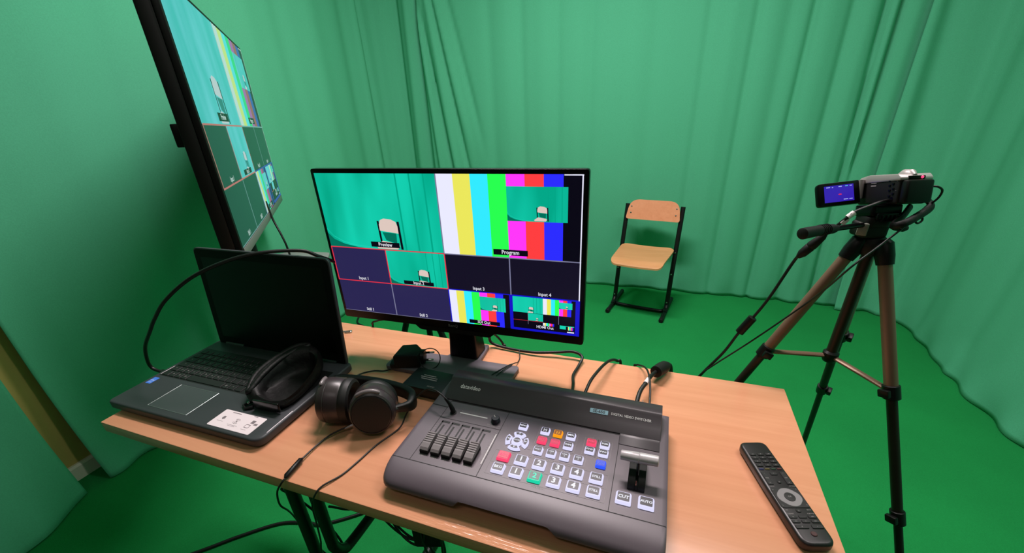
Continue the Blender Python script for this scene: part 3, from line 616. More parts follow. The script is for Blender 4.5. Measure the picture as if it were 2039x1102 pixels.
for S, o, a0, a1 in ((S1, c1, 74, 108), (S2, c2, 62, 124)):
    b = MB(); P = []
    for k in range(13):
        a = math.radians(a0 + (a1 - a0) * k / 12); P.append(S @ Vector((math.cos(a) * RC * 0.985, math.sin(a) * RC * 0.985, 0.0165)))
    b.tube(P, [0.0026] + [0.0040] * 11 + [0.0026], 10); b.build('slider_tab', mat('grey_slider_tab', (112, 102, 104), 0.3), o)
# head band: broad strap standing on its edge behind the cups
band = [(-0.852, -0.345, 0.052), (-0.868, -0.318, 0.046), (-0.864, -0.288, 0.044), (-0.842, -0.276, 0.042), (-0.806, -0.266, 0.038), (-0.764, -0.261, 0.035), (-0.722, -0.264, 0.034), (-0.695, -0.275, 0.035), (-0.684, -0.292, 0.037), (-0.682, -0.308, 0.040), (-0.698, -0.326, 0.044)]
bp2 = spline(band, 7)
b = MB(); n = len(bp2); vs = []; fs = []; prof = rrect(-0.0045, -0.013, 0.0045, 0.013, 0.004, 3); kp = len(prof)
for i, p in enumerate(bp2):
    tg = (bp2[min(i + 1, n - 1)] - bp2[max(i - 1, 0)]); tg.z = 0; tg.normalize(); nn = Vector((-tg.y, tg.x, 0))
    f = min(1, min(i, n - 1 - i) / 14); hk = 0.5 + 0.62 * f
    for q in prof: vs.append(p + nn * q[0] * (0.9 + 0.6 * f) + Vector((0, 0, q[1] * hk)))
for i in range(n - 1):
    for k in range(kp): fs.append((i * kp + k, i * kp + (k + 1) % kp, (i + 1) * kp + (k + 1) % kp, (i + 1) * kp + k))
fs += [list(range(kp))[::-1], [(n - 1) * kp + k for k in range(kp)]]
b.add(vs, fs); b.build('head_band', m_hpd, hp)
for S in (S1, S2):
    pass
b = MB(); b.tube(spline([(-0.696, -0.316, 0.041), (-0.697, -0.324, 0.044), (-0.699, -0.328, 0.0455)], 6), 0.0065, 10); b.build('yoke', m_hp, hp)
b = MB(); b.tube(spline([(-0.852, -0.345, 0.052), (-0.850, -0.352, 0.062), (-0.842, -0.348, 0.074)], 6), 0.005, 10); b.build('yoke', m_hp, hp)
# headphone lead with its remote, hanging over the front edge
t = thing('headphone_lead', 'thin black headphone lead with an inline remote running over the front table edge', 'cable', (-0.80, -0.42, 0))
b = MB(); b.tube(spline([(-0.770, -0.352, 0.014), (-0.784, -0.363, 0.011), (-0.805, -0.385, 0.006), (-0.813, -0.414, 0.004), (-0.812, -0.455, 0.006), (-0.808, -0.485, 0.006), (-0.810, -0.498, 0.001), (-0.822, -0.502, -0.02), (-0.845, -0.492, -0.07), (-0.868, -0.47, -0.12), (-0.892, -0.45, -0.17), (-0.895, -0.44, -0.22), (-0.87, -0.44, -0.27), (-0.83, -0.45, -0.30), (-0.80, -0.50, -0.36), (-0.78, -0.46, -0.55), (-0.8, -0.40, FZ + 0.004)], 7), 0.0016, 12); b.build('wire', m_cable, t)
b = MB(); b.tube([(-0.8125, -0.448, 0.006), (-0.8120, -0.452, 0.007), (-0.8085, -0.486, 0.007), (-0.808, -0.490, 0.0062)], [0.002, 0.0045, 0.0045, 0.002], 12, up=(0, 0, 1), sx=1.0); b.build('inline_remote', m_blk, t)
b = MB(); b.tube([(-0.776, -0.357, 0.0125), (-0.788, -0.367, 0.0095)], [0.0022, 0.0018], 10); b.build('plug_sleeve', m_silver, t)
t = thing('headphone_extension', 'thin black lead plugged into the switcher corner and hanging over the front edge', 'cable', (-0.70, -0.40, 0))
b = MB(); b.tube(spline([(-0.594, -0.299, 0.056), (-0.606, -0.299, 0.070), (-0.628, -0.292, 0.076), (-0.655, -0.284, 0.066), (-0.676, -0.297, 0.045), (-0.690, -0.310, 0.018), (-0.694, -0.332, 0.003), (-0.710, -0.379, 0.002), (-0.718, -0.424, 0.002), (-0.725, -0.454, 0.002), (-0.739, -0.482, 0.003), (-0.744, -0.4955, -0.004), (-0.757, -0.497, -0.032), (-0.765, -0.495, -0.077), (-0.771, -0.495, -0.126), (-0.781, -0.495, -0.19), (-0.79, -0.48, -0.4), (-0.78, -0.42, FZ + 0.004)], 8), 0.0015, 12); b.build('wire', m_cable, t)
b = MB(); b.tube([(-0.593, -0.2985, 0.0385), (-0.5935, -0.2988, 0.046), (-0.598, -0.299, 0.058), (-0.606, -0.299, 0.069)], [0.0045, 0.0045, 0.0034, 0.0022], 12); b.build('plug', m_blk, t)

# ------------------------------------------------------------------ video switcher
sw = thing('video_switcher', 'charcoal video switcher desk with lit square buttons at the front of the table', 'video switcher', (-0.432, -0.33, 0))
SX0, SX1 = -0.6435, -0.2225; PZ = 0.038; SYB, SYL = -0.196, -0.4195
prof = [(SYB, 0.006), (SYB, 0.034), (-0.1985, PZ), (SYL, PZ)]
def front(t): # curve from panel line to the lip
    a = Vector((SYL, PZ)); c1_ = Vector((-0.436, PZ - 0.0005)); c2_ = Vector((-0.4625, 0.034)); d = Vector((-0.4635, 0.0185))
    return a * (1 - t) ** 3 + c1_ * 3 * t * (1 - t) ** 2 + c2_ * 3 * t * t * (1 - t) + d * t ** 3
# main case, lofted along x; front corners rounded, notch in the middle of the lip
xs = [0, 0.0008, 0.003, 0.007, 0.013, 0.021, 0.03, 0.06, 0.1, 0.1265, 0.130, 0.1335, 0.137, 0.145, 0.20, 0.25, 0.268, 0.2725, 0.2765, 0.281, 0.285, 0.29, 0.33, 0.37, 0.395, 0.408, 0.414, 0.418, 0.4202, 0.421]
def rail(x):
    def cor(d, r):  # rounded plan corner: how far the lip is pulled back
        return 0 if d >= r else r - math.sqrt(max(0, r * r - (r - d) ** 2))
    pull = max(cor(x, 0.022), cor(0.421 - x, 0.010))
    def sm(a, b_, v): t = min(1, max(0, (v - a) / (b_ - a))); return t * t * (3 - 2 * t)
    nt = sm(0.1275, 0.1385, x) * (1 - sm(0.269, 0.286, x))
    side = max(0, 1 - x / 0.003, 1 - (0.421 - x) / 0.003)
    return pull, nt, side
b = MB(); vs = []; fs = []; K = 14
for x in xs:
    pull, nt, side = rail(x); pts = [(SYB, 0.006), (SYB, 0.033), (-0.1985, PZ - 0.0008 * side)]
    pts += [(-0.30, PZ - 0.0012 * side)]
    tmax = 1.0 - 0.22 * nt
    for k in range(K + 1):
        p = front(k / K * tmax); f = max(0, (SYL - p[0]) / (SYL + 0.4635)); pts.append((p[0] + pull * f ** 0.8, p[1] - 0.0012 * side))
    e = front(tmax); ly = e[0] + pull; lz = e[1]
    pts += [(ly + 0.0025, lz - 0.0035), (ly + 0.012, lz - 0.0075), (-0.425 + pull * 0.5, 0.006)]
    for p in pts: vs.append((SX0 + x, p[0], p[1]))
n = len(pts)
for i in range(len(xs) - 1):
    for k in range(n): fs.append((i * n + k, (i + 1) * n + k, (i + 1) * n + (k + 1) % n, i * n + (k + 1) % n))
fs += [list(range(n)), [(len(xs) - 1) * n + k for k in range(n)][::-1]]
b.add(vs, fs); b.build('case', m_swbody, sw, smooth=35)
b = MB()
for px_, py_ in ((SX0 + 0.03, -0.41), (SX1 - 0.03, -0.41), (SX0 + 0.03, -0.215), (SX1 - 0.03, -0.215)): b.lathe([(0.009, 0), (0.009, 0.0065)], 14, M=Matrix.Translation((px_, py_, 0)))
b.build('rubber_feet', m_blkm, sw)
# hood over the rear
b = MB(); HZ = 0.0625
hp_l = [(-0.2005, PZ - 0.002), (-0.2005, HZ - 0.002), (-0.2025, HZ), (-0.2240, HZ + 0.0006), (-0.2275, HZ - 0.0006), (-0.2300, HZ - 0.003), (-0.2500, 0.0490), (-0.2640, 0.0418), (-0.2665, 0.0402), (-0.2665, PZ - 0.002)]
hp_r = [(-0.2600, PZ - 0.002), (-0.2600, 0.0420), (-0.2645, 0.0412), (-0.2668, 0.0400), (-0.2720, 0.0396), (-0.2895, 0.0390), (-0.2915, PZ - 0.002)]
for x0, x1, pf in ((-0.6285, -0.2355, hp_l), (-0.2990, -0.2357, hp_r)):
    M = Matrix(((0, 0, 1, 0), (1, 0, 0, 0), (0, 1, 0, 0), (0, 0, 0, 1)))
    b.prism(pf[::-1], x0, x1, M=M, bev=0.0009, seg=2, ang=75)
b.build('hood', m_swhood, sw)
def lab(mb, t, x, y, size, z=PZ + 0.0002, bold=0.0, sx=1.0, mi=0, al='CENTER'): mb.text(t, size, Matrix.Translation((x, y, z)), mi, align=al, sx=sx, bold=bold)
slope = frame((-0.604, -0.2405, 0.0541), (1, 0, 0), (0, 0.020, 0.0105))
b = MB(); b.text('datavideo', 0.0125, slope @ Matrix.Translation((0, 0, 0.0006)), align='LEFT', sx=0.86, bold=0.01); b.build('maker_mark', m_print, sw, smooth=0)
b = MB(); b.prism(rrect(0.250, -0.0032, 0.281, 0.0048, 0.001, 2), 0.0, 0.0007, M=slope); bd = b.build('model_badge', mat('pale_blue_badge', (140, 175, 190), 0.4), sw, smooth=0)
b = MB(); b.text('SE-650', 0.0075, slope @ Matrix.Translation((0.2655, 0.0008, 0.0009)), bold=0.02); b.build('badge_print', m_swdark, bd, smooth=0)
b = MB(); b.text('DIGITAL VIDEO SWITCHER', 0.0062, slope @ Matrix.Translation((0.286, 0.0008, 0.0006)), align='LEFT', sx=0.88, bold=0.012); b.build('model_lettering', m_print, sw, smooth=0)
# grooves that divide the panel
GZ = PZ + 0.00025
b = MB()
def ln(mb, a, c, wd=0.0009, z=GZ, mi=0):
    a = Vector((a[0], a[1], z)); c = Vector((c[0], c[1], z)); d = (c - a).normalized(); p = Vector((-d.y, d.x, 0)) * wd / 2
    mb.quad(a - p, c - p, c + p, a + p, mi)
ln(b, (SX0 + 0.0015, -0.4195), (SX1 - 0.001, -0.4195), 0.0012); ln(b, (-0.6105, -0.4195), (-0.6105, -0.2695)); ln(b, (-0.4945, -0.4195), (-0.4945, -0.2675)); ln(b, (-0.298, -0.4195), (-0.298, -0.2665)); ln(b, (-0.6105, -0.3155), (-0.4945, -0.3155))
ln(b, (-0.6425, -0.286), (-0.6105, -0.2875), 0.0018); ln(b, (-0.6105, -0.2685), (-0.2995, -0.2680), 0.0022)
b.build('panel_grooves', m_groove, sw, smooth=0)
# printed frames and words
b = MB(); T = 0.00035
def box_line(x0, y0, x1, y1): ln(b, (x0, y0), (x1, y0), T); ln(b, (x1, y0), (x1, y1), T); ln(b, (x1, y1), (x0, y1), T); ln(b, (x0, y1), (x0, y0), T)
box_line(-0.4855, -0.408, -0.3055, -0.3585); ln(b, (-0.4855, -0.3835), (-0.3055, -0.3835), T)
box_line(-0.430, -0.355, -0.343, -0.333); box_line(-0.430, -0.331, -0.364, -0.309); box_line(-0.430, -0.3075, -0.364, -0.287)
box_line(-0.352, -0.329, -0.3305, -0.290); box_line(-0.3305, -0.329, -0.308, -0.290); ln(b, (-0.441, -0.3435), (-0.430, -0.3435), T)
b.build('key_panel_print', m_printd, sw, smooth=0); b = MB()
lab(b, 'PREVIEW', -0.401, -0.4105, 0.0045, bold=0.01); lab(b, 'PROGRAM', -0.398, -0.3572, 0.0040, bold=0.01); lab(b, 'USER MEMORY', -0.386, -0.3318, 0.0034); lab(b, 'DSK', -0.341, -0.2885, 0.0034); lab(b, 'KEYER', -0.318, -0.2885, 0.0034); lab(b, 'TRANS', -0.397, -0.2858, 0.0030)
b.build('key_panel_lettering', m_printd, sw, smooth=0); b = MB()
for k, t in enumerate(('MIC 1', 'MIC 2', 'SDI', 'HDMI', 'MASTER')): lab(b, t, -0.5945 + k * 0.0195, -0.4055, 0.0042)
b.build('fader_panel_lettering', m_printd, sw, smooth=0)
for x, n_, w_ in ((-0.6065, 12, 0.0045), (-0.5, 14, 0.0040)):
    b = MB()
    for k in range(n_): ln(b, (x - w_ / 2, -0.390 + k * 0.0052), (x + w_ / 2, -0.390 + k * 0.0052), 0.0004)
    b.build('fader_scale', m_printd, sw, smooth=0)
b = MB()
for k in range(4):
    x = -0.5848 + k * 0.0195
    for q in range(12): ln(b, (x - 0.001, -0.385 + q * 0.0048), (x + 0.001, -0.385 + q * 0.0048), 0.0005)
b.build('fader_scale', m_printd, sw, smooth=0); b = MB()
lab(b, 'O', -0.594, -0.3085, 0.0042); lab(b, 'L', -0.578, -0.289, 0.0034); lab(b, 'R', -0.578, -0.3005, 0.0034); lab(b, 'MIN', -0.519, -0.3085, 0.003); lab(b, 'MAX', -0.500, -0.3085, 0.003); lab(b, 'LEVEL', -0.5095, -0.3110, 0.003)
b.build('socket_lettering', m_printd, sw, smooth=0)
b = MB(); ln(b, (-0.581, -0.2945), (-0.527, -0.2945), 0.0024); ln(b, (-0.4972, -0.3945), (-0.4972, -0.327), 0.0016); b.build('level_meter_strip', m_print, sw, smooth=0)
# headphone socket, phones knob
b = MB(); b.lathe([(0.0062, 0), (0.0062, 0.0012), (0.0045, 0.0014), (0, 0.0014)], 22, M=Matrix.Translation((-0.593, -0.2985, PZ))); b.build('headphone_socket', m_swdark, sw)
b = MB(); b.lathe([(0.0088, 0), (0.0088, 0.0006), (0.0078, 0.0008), (0.0072, 0.0085), (0.0062, 0.0096), (0, 0.0096)], 30, M=Matrix.Translation((-0.5095, -0.2985, PZ))); kn = b.build('volume_knob', mat('dark_blue_black_knob', (24, 24, 34), 0.35), sw)
b = MB(); b.box((-0.0008, 0.001, 0.0092), (0.0008, 0.0068, 0.0099), M=rotz((-0.5095, -0.2985, PZ), 0.7)); b.build('knob_pointer', m_printd, kn, smooth=0)
# faders
for k in range(5):
    x = -0.5945 + k * 0.0195
    b = MB(); b.box((x - 0.0078, -0.388, PZ - 0.0005), (x - 0.0052, -0.323, PZ + 0.0003)); b.box((x - 0.0078, -0.3265, PZ - 0.0005), (x + 0.0078, -0.322, PZ + 0.0003)); b.box((x - 0.0016, -0.395, PZ - 0.0005), (x + 0.0016, -0.332, PZ + 0.00035)); b.build('fader_slot', m_swdark, sw, smooth=0)
    b = MB(); pf = [(-0.4010, PZ + 0.002), (-0.4010, PZ + 0.0075), (-0.3975, PZ + 0.0105), (-0.3900, PZ + 0.0128)]
    for q in range(5): pf += [(-0.3885 + q * 0.0040, PZ + 0.0130 + q * 0.0006), (-0.3868 + q * 0.0040, PZ + 0.0124 + q * 0.0006), (-0.3862 + q * 0.0040, PZ + 0.0136 + q * 0.0006)]
    pf += [(-0.3670, PZ + 0.0150), (-0.3660, PZ + 0.0020)]
    M = Matrix(((0, 0, 1, 0), (1, 0, 0, 0), (0, 1, 0, 0), (0, 0, 0, 1)))
    b.prism(pf[::-1], x - 0.0072, x + 0.0072, M=M); b.build('fader_knob', mat('grey_fader_cap', (116, 108, 110), 0.5), sw, smooth=0)
    b = MB(); b.box((x - 0.0074, -0.4018, PZ + 0.0004), (x + 0.0074, -0.366, PZ + 0.0062)); b.build('fader_skirt', m_blkm, sw, smooth=0)
# buttons
glow = {'w': (225, 222, 255), 'r': (255, 70, 112), 'o': (255, 160, 20), 'g': (30, 215, 170), 'b': (50, 90, 255)}
lbk = {'w': (50, 46, 54), 'r': (190, 30, 70), 'o': (150, 86, 10), 'g': (50, 78, 74), 'b': (36, 54, 190)}
ltx = {'w': (240, 240, 250), 'r': (255, 90, 130), 'o': (255, 180, 60), 'g': (60, 240, 200), 'b': (90, 130, 255)}
def gm(k): return emis('button_glow_' + k, glow[k], 1.0)
def button(x, y, wd, ht, text, col='w', size=0.007, plan=None, bold=0.03):
    pl = plan or rrect(-wd / 2, -ht / 2, wd / 2, ht / 2, 0.0016, 3)
    M = Matrix.Translation((x, y, PZ)); h = 0.0050
    b = MB(M); lo = [(p[0] * 1.10, p[1] * 1.10) for p in pl]; n = len(pl)
    rs = [(lo, 0.0), (lo, 0.0012), (pl, h - 0.0006), ([(p[0] * 0.95, p[1] * 0.95) for p in pl], h)]
    vs = []; fs = []
    for pts, z in rs: vs += [(p[0], p[1], z) for p in pts]
    for i in range(3):
        for k in range(n): fs.append((i * n + k, i * n + (k + 1) % n, (i + 1) * n + (k + 1) % n, (i + 1) * n + k))
    fs.append([3 * n + k for k in range(n)]); b.add(vs, fs)
    bt = b.build('button', gm(col), sw, smooth=0)
    b = MB(M); b.prism([(p[0] * 0.84, p[1] * 0.78 + ht * 0.035) for p in pl] if plan is None else [(p[0] * 0.66, p[1] * 0.62) for p in pl], h, h + 0.0003)
    ms = [mat('button_window_' + col, lbk[col], 0.35, emit=lbk[col], es=0.0 if col == 'w' else 0.12), emis('button_text_' + col, ltx[col], 1.0)]
    for i, t in enumerate(text.split('|')):
        L = text.count('|'); b.text(t, size, Matrix.Translation((0, (L / 2 - i) * size * 1.0, h + 0.0005)), 1, bold=bold)
    b.build('button_label', ms, bt, smooth=0)
R1, R2 = -0.3705, -0.3955
for k, (t, c) in enumerate((('BKG', 'r'), ('1', 'w'), ('2', 'w'), ('3', 'w'), ('4', 'w'), ('STILL', 'w'))):
    button(-0.4675 + k * 0.02915, R1, 0.0185, 0.0165, t, c, {1: 0.0130}.get(len(t), 0.0066 if len(t) == 3 else 0.0056))
for k, (t, c) in enumerate((('BKG', 'w'), ('1', 'w'), ('2', 'g'), ('3', 'w'), ('4', 'w'), ('STILL', 'w'))):
    button(-0.4675 + k * 0.02915, R2, 0.0185, 0.0165, t, c, {1: 0.0130}.get(len(t), 0.0066 if len(t) == 3 else 0.0056))
button(-0.2805, -0.3935, 0.0195, 0.0175, 'CUT', 'w', 0.0072); button(-0.2500, -0.3925, 0.0195, 0.0175, 'AUTO', 'w', 0.0056)
for k, (t, c) in enumerate((('[•]', 'w'), ('[-]', 'o'), ('MIX', 'w'))): button(-0.419 + k * 0.022, -0.298, 0.0142, 0.0128, t, c, 0.0058)
for k, (t, c) in enumerate((('KEY', 'r'), ('BKG', 'r'), ('WIPE', 'w'))): button(-0.419 + k * 0.022, -0.320, 0.0142, 0.0128, t, c, 0.0046)
for k, t in enumerate(('RESET', 'USER|1', 'USER|2', 'USER|3')): button(-0.419 + k * 0.0217, -0.3435, 0.0142, 0.0135, t, 'w', 0.0036, bold=0.02)
for x, y, t, c in ((-0.3405, -0.3015, 'PGM', 'r'), (-0.319, -0.3015, 'PGM', 'w'), (-0.3405, -0.3195, 'PVW', 'w'), (-0.319, -0.3195, 'PVW', 'w')): button(x, y, 0.0142, 0.0122, t, c, 0.0046)
button(-0.3195, -0.3425, 0.0142, 0.0125, 'VIDEO|FOLLOW', 'b', 0.0030, bold=0.02)
button(-0.458, -0.2985, 0.0142, 0.0125, 'MENU', 'w', 0.0040)
cx_, cy_ = -0.4577, -0.334
def petal(a):
    P = []
    for k in range(9): t = math.radians(a - 31 + 62 * k / 8); P.append((math.cos(t) * 0.0192, math.sin(t) * 0.0192))
    for k in range(9): t = math.radians(a + 31 - 62 * k / 8); P.append((math.cos(t) * 0.0118, math.sin(t) * 0.0118))
    cxx = math.cos(math.radians(a)) * 0.0150; cyy = math.sin(math.radians(a)) * 0.0150
    return [(p[0] - cxx, p[1] - cyy) for p in P], cxx, cyy
for a, t in ((90, '^'), (180, '<'), (270, 'v'), (0, '>')):
    P, ox, oy = petal(a); button(cx_ + ox, cy_ + oy, 0.01, 0.01, t, 'w', 0.0065, plan=P)
button(cx_, cy_, 0.017, 0.017, 'ENTER', 'w', 0.0036, plan=[(math.cos(2 * PI * k / 28) * 0.0086, math.sin(2 * PI * k / 28) * 0.0086) for k in range(28)], bold=0.02)
# transition lever
b = MB(); ar = [(-0.3745, PZ - 0.001), (-0.3745, PZ + 0.002)]
for k in range(1, 14): a = PI * k / 14; ar.append((-0.3455 - 0.029 * math.cos(a), PZ + 0.002 + 0.0155 * math.sin(a)))
ar += [(-0.3165, PZ + 0.002), (-0.3165, PZ - 0.001)]
for x0, x1 in ((-0.2775, -0.2672), (-0.2636, -0.2535)): b.prism(ar[::-1], x0, x1, M=Matrix(((0, 0, 1, 0), (1, 0, 0, 0), (0, 1, 0, 0), (0, 0, 0, 1))), bev=0.0006, seg=1, ang=60)
ar2 = [(y, min(z, PZ + 0.010)) for y, z in ar]; b.prism(ar2[::-1], -0.2673, -0.2635, M=Matrix(((0, 0, 1, 0), (1, 0, 0, 0), (0, 1, 0, 0), (0, 0, 0, 1))))
b.build('lever_arch', m_blkm, sw)
b = MB(); b.tube([(-0.2655, -0.3555, PZ + 0.008), (-0.2655, -0.3520, PZ + 0.022), (-0.2655, -0.3480, PZ + 0.036)], 0.0014, 10); lv = b.build('lever_arm', m_steel, sw)
b = MB(); b.tube([(-0.2914, -0.3488, 0.0755), (-0.2905, -0.3488, 0.0755), (-0.2665, -0.3478, 0.0755), (-0.2655, -0.3478, 0.0755), (-0.2645, -0.3478, 0.0755), (-0.2400, -0.3466, 0.0755), (-0.2391, -0.3466, 0.0755)], [0.0062, 0.0070, 0.0080, 0.0073, 0.0080, 0.0077, 0.0068], 24); b.build('lever_handle', m_silver, lv)
b = MB(); b.box((-0.2664, -0.3735, PZ + 0.0095), (-0.2655, -0.366, PZ + 0.0105)); b.build('lever_red_mark', mat('dull_red', (110, 40, 30), 0.6), lv, smooth=0)

# ------------------------------------------------------------------ leads behind the switcher
cable('video_cable', [(-0.640, -0.012, 0.035), (-0.635, -0.010, 0.012), (-0.591, -0.014, 0.006), (-0.526, -0.018, 0.008), (-0.469, -0.010, 0.013), (-0.432, -0.006, 0.018), (-0.410, -0.012, 0.012), (-0.412, -0.040, 0.005), (-0.416, -0.08, 0.006), (-0.408, -0.12, 0.012), (-0.402, -0.165, 0.022), (-0.402, -0.199, 0.024)], 0.0034,
      'thick black cable lying along the rear table edge from the monitor stand to the switcher')
cable('video_cable', [(-0.380, -0.199, 0.024), (-0.377, -0.165, 0.026), (-0.371, -0.120, 0.032), (-0.357, -0.060, 0.028), (-0.345, -0.015, 0.016), (-0.333, 0.008, 0.002), (-0.324, 0.016, -0.02), (-0.32, 0.02, -0.2), (-0.33, 0.05, -0.5), (-0.36, 0.03, FZ + 0.005)], 0.0032,
      'black cable arching from the switcher back over the rear table edge')
def conn(t):
    plug((-0.2490, -0.0480, 0.025), (-0.2250, 0.004, 0.014), 0, [(0, 0.0085), (0.02, 0.0125), (0.45, 0.0135), (0.75, 0.0125), (1, 0.007)], 18).build('connector', m_blkm, t)
    plug((-0.2668, -0.101, 0.0298), (-0.2618, -0.085, 0.0298), 0, [(0, 0.0049), (1, 0.0049)], 14).build('white_tape', m_tape, t)
cable('power_cable', [(-0.279, -0.199, 0.022), (-0.279, -0.160, 0.022), (-0.275, -0.125, 0.027), (-0.265, -0.096, 0.030), (-0.258, -0.072, 0.029), (-0.249, -0.048, 0.025), (-0.236, -0.018, 0.019), (-0.225, 0.004, 0.014), (-0.214, 0.022, -0.02), (-0.20, 0.03, -0.2), (-0.22, 0.05, FZ + 0.006)], 0.0042,
      'black cable with a fat round connector and white tape at the rear table edge', extra=conn)
cable('data_lead', [(-0.256, -0.199, 0.022), (-0.256, -0.150, 0.026), (-0.258, -0.108, 0.033), (-0.264, -0.066, 0.034), (-0.272, -0.025, 0.018), (-0.281, -0.003, 0.006), (-0.290, 0.004, 0.0), (-0.294, 0.008, -0.03), (-0.28, 0.03, -0.3), (-0.27, 0.06, FZ + 0.004)], 0.0020,
      'thin black lead crossing in front of the fat round connector behind the switcher')
b = MB(); b.tube(spline([(-0.268, -0.125, 0.002), (-0.266, -0.150, 0.004), (-0.250, -0.175, 0.010), (-0.238, -0.19, 0.016)], 6), 0.0055, 8, sx=0.25)
tag(b.build('cable_tag', mat('clear_white_plastic', (215, 212, 215), 0.25), origin=(-0.26, -0.15, 0)), 'small whitish plastic cable tag behind the right end of the switcher', 'tag')
cable('usb_lead', [(-0.570, -0.199, 0.018), (-0.574, -0.150, 0.0135), (-0.566, -0.115, 0.0135), (-0.553, -0.082, 0.0120), (-0.550, -0.060, 0.0030), (-0.552, -0.040, 0.003), (-0.556, -0.030, 0.008), (-0.560, -0.020, 0.009)], 0.0012,
      'very thin black lead running over the monitor base to the switcher')
cable('usb_lead', [(-0.590, -0.199, 0.018), (-0.588, -0.150, 0.0125), (-0.576, -0.118, 0.0125), (-0.562, -0.092, 0.0125), (-0.554, -0.082, 0.0120)], 0.0011, 'short thin lead doubling the other on the monitor base')

# ------------------------------------------------------------------ power adapter, small box
pa = thing('power_adapter', 'black plug-in power adapter with round metal pins lying by the monitor base', 'power adapter', (-0.785, -0.15, 0))
M = rotz((-0.785, -0.138, 0.0106), 0.35)
b = MB(M); b.prism(rpoly([(-0.034, -0.026), (0.024, -0.028), (0.030, 0.0), (0.012, 0.026), (-0.022, 0.024)], 0.004, 3), 0.001, 0.034, bev=0.004, seg=2); b.build('case', m_blkm, pa)
b = MB(M); b.prism(rrect(-0.044, -0.026, -0.020, -0.002, 0.003, 2), 0.0005, 0.012, bev=0.002); b.build('lead_end', m_blkm, pa)
b = MB(M); b.lathe([(0.0165, 0), (0.0165, 0.008), (0.010, 0.010), (0, 0.010)], 20, M=frame((0.026, -0.006, 0.018), (0, 1, 0), (0, 0, 1))); b.build('plug_face', m_blk, pa)
for dy in (-0.0095, 0.0095):
    b = MB(M); p0 = Vector((0.034, -0.006 + dy, 0.018 + dy * 0.4)); b.tube([p0, p0 + Vector((0.010, 0, 0))], 0.0024, 10); pin = b.build('pin', m_blk, pa)
    b = MB(M); b.tube([p0 + Vector((0.0095, 0, 0)), p0 + Vector((0.020, 0, 0)), p0 + Vector((0.0215, 0, 0))], [0.0022, 0.0022, 0.0012], 10); b.build('pin_tip', m_chrome, pin)
lc = Vector((-0.733, -0.140, 0.030)); Rv = Vector((0.942, 0.332, 0)); Uv = Vector((-0.11, 0.43, 0.90))
lp_ = [lc + Rv * 0.0235 * math.cos(2 * PI * k / 36) + Uv * 0.0235 * math.sin(2 * PI * k / 36) for k in range(36)]
b = MB(); b.tube(lp_, 0.0012, 12, closed=True); tag(b.build('lead_loop', m_cable, origin=lc), 'round loop of thin black lead standing against the power adapter', 'cable')
cable('adapter_lead', [(-0.895, -0.255, 0.008), (-0.888, -0.232, 0.005), (-0.880, -0.203, 0.003), (-0.859, -0.185, 0.003), (-0.835, -0.180, 0.004), (-0.822, -0.172, 0.006)], 0.0017, 'thin black lead curving on the table from the adapter to the headphones')
bx = thing('converter_box', 'small flat black converter box with pale print beside the switcher hood', 'box', (-0.70, -0.20, 0))
M = rotz((-0.695, -0.203, 0.0), -0.04)
b = MB(M); b.prism(rrect(-0.052, -0.033, 0.048, 0.033, 0.003, 3), 0.001, 0.024, bev=0.0015); b.build('case', mat('dark_green_black_case', (16, 24, 22), 0.45), bx)
b = MB(M); 
for q, (x0_, x1_, y0_) in enumerate(((-0.024, 0.006, 0.010), (-0.028, 0.012, 0.004), (-0.024, 0.014, -0.002))): b.rect(x0_, y0_, x1_, y0_ + 0.0022, 0.0243)
b.text('AUDIO', 0.0055, Matrix.Translation((0.012, -0.022, 0.0243))); b.build('case_print', m_printd, bx, smooth=0)

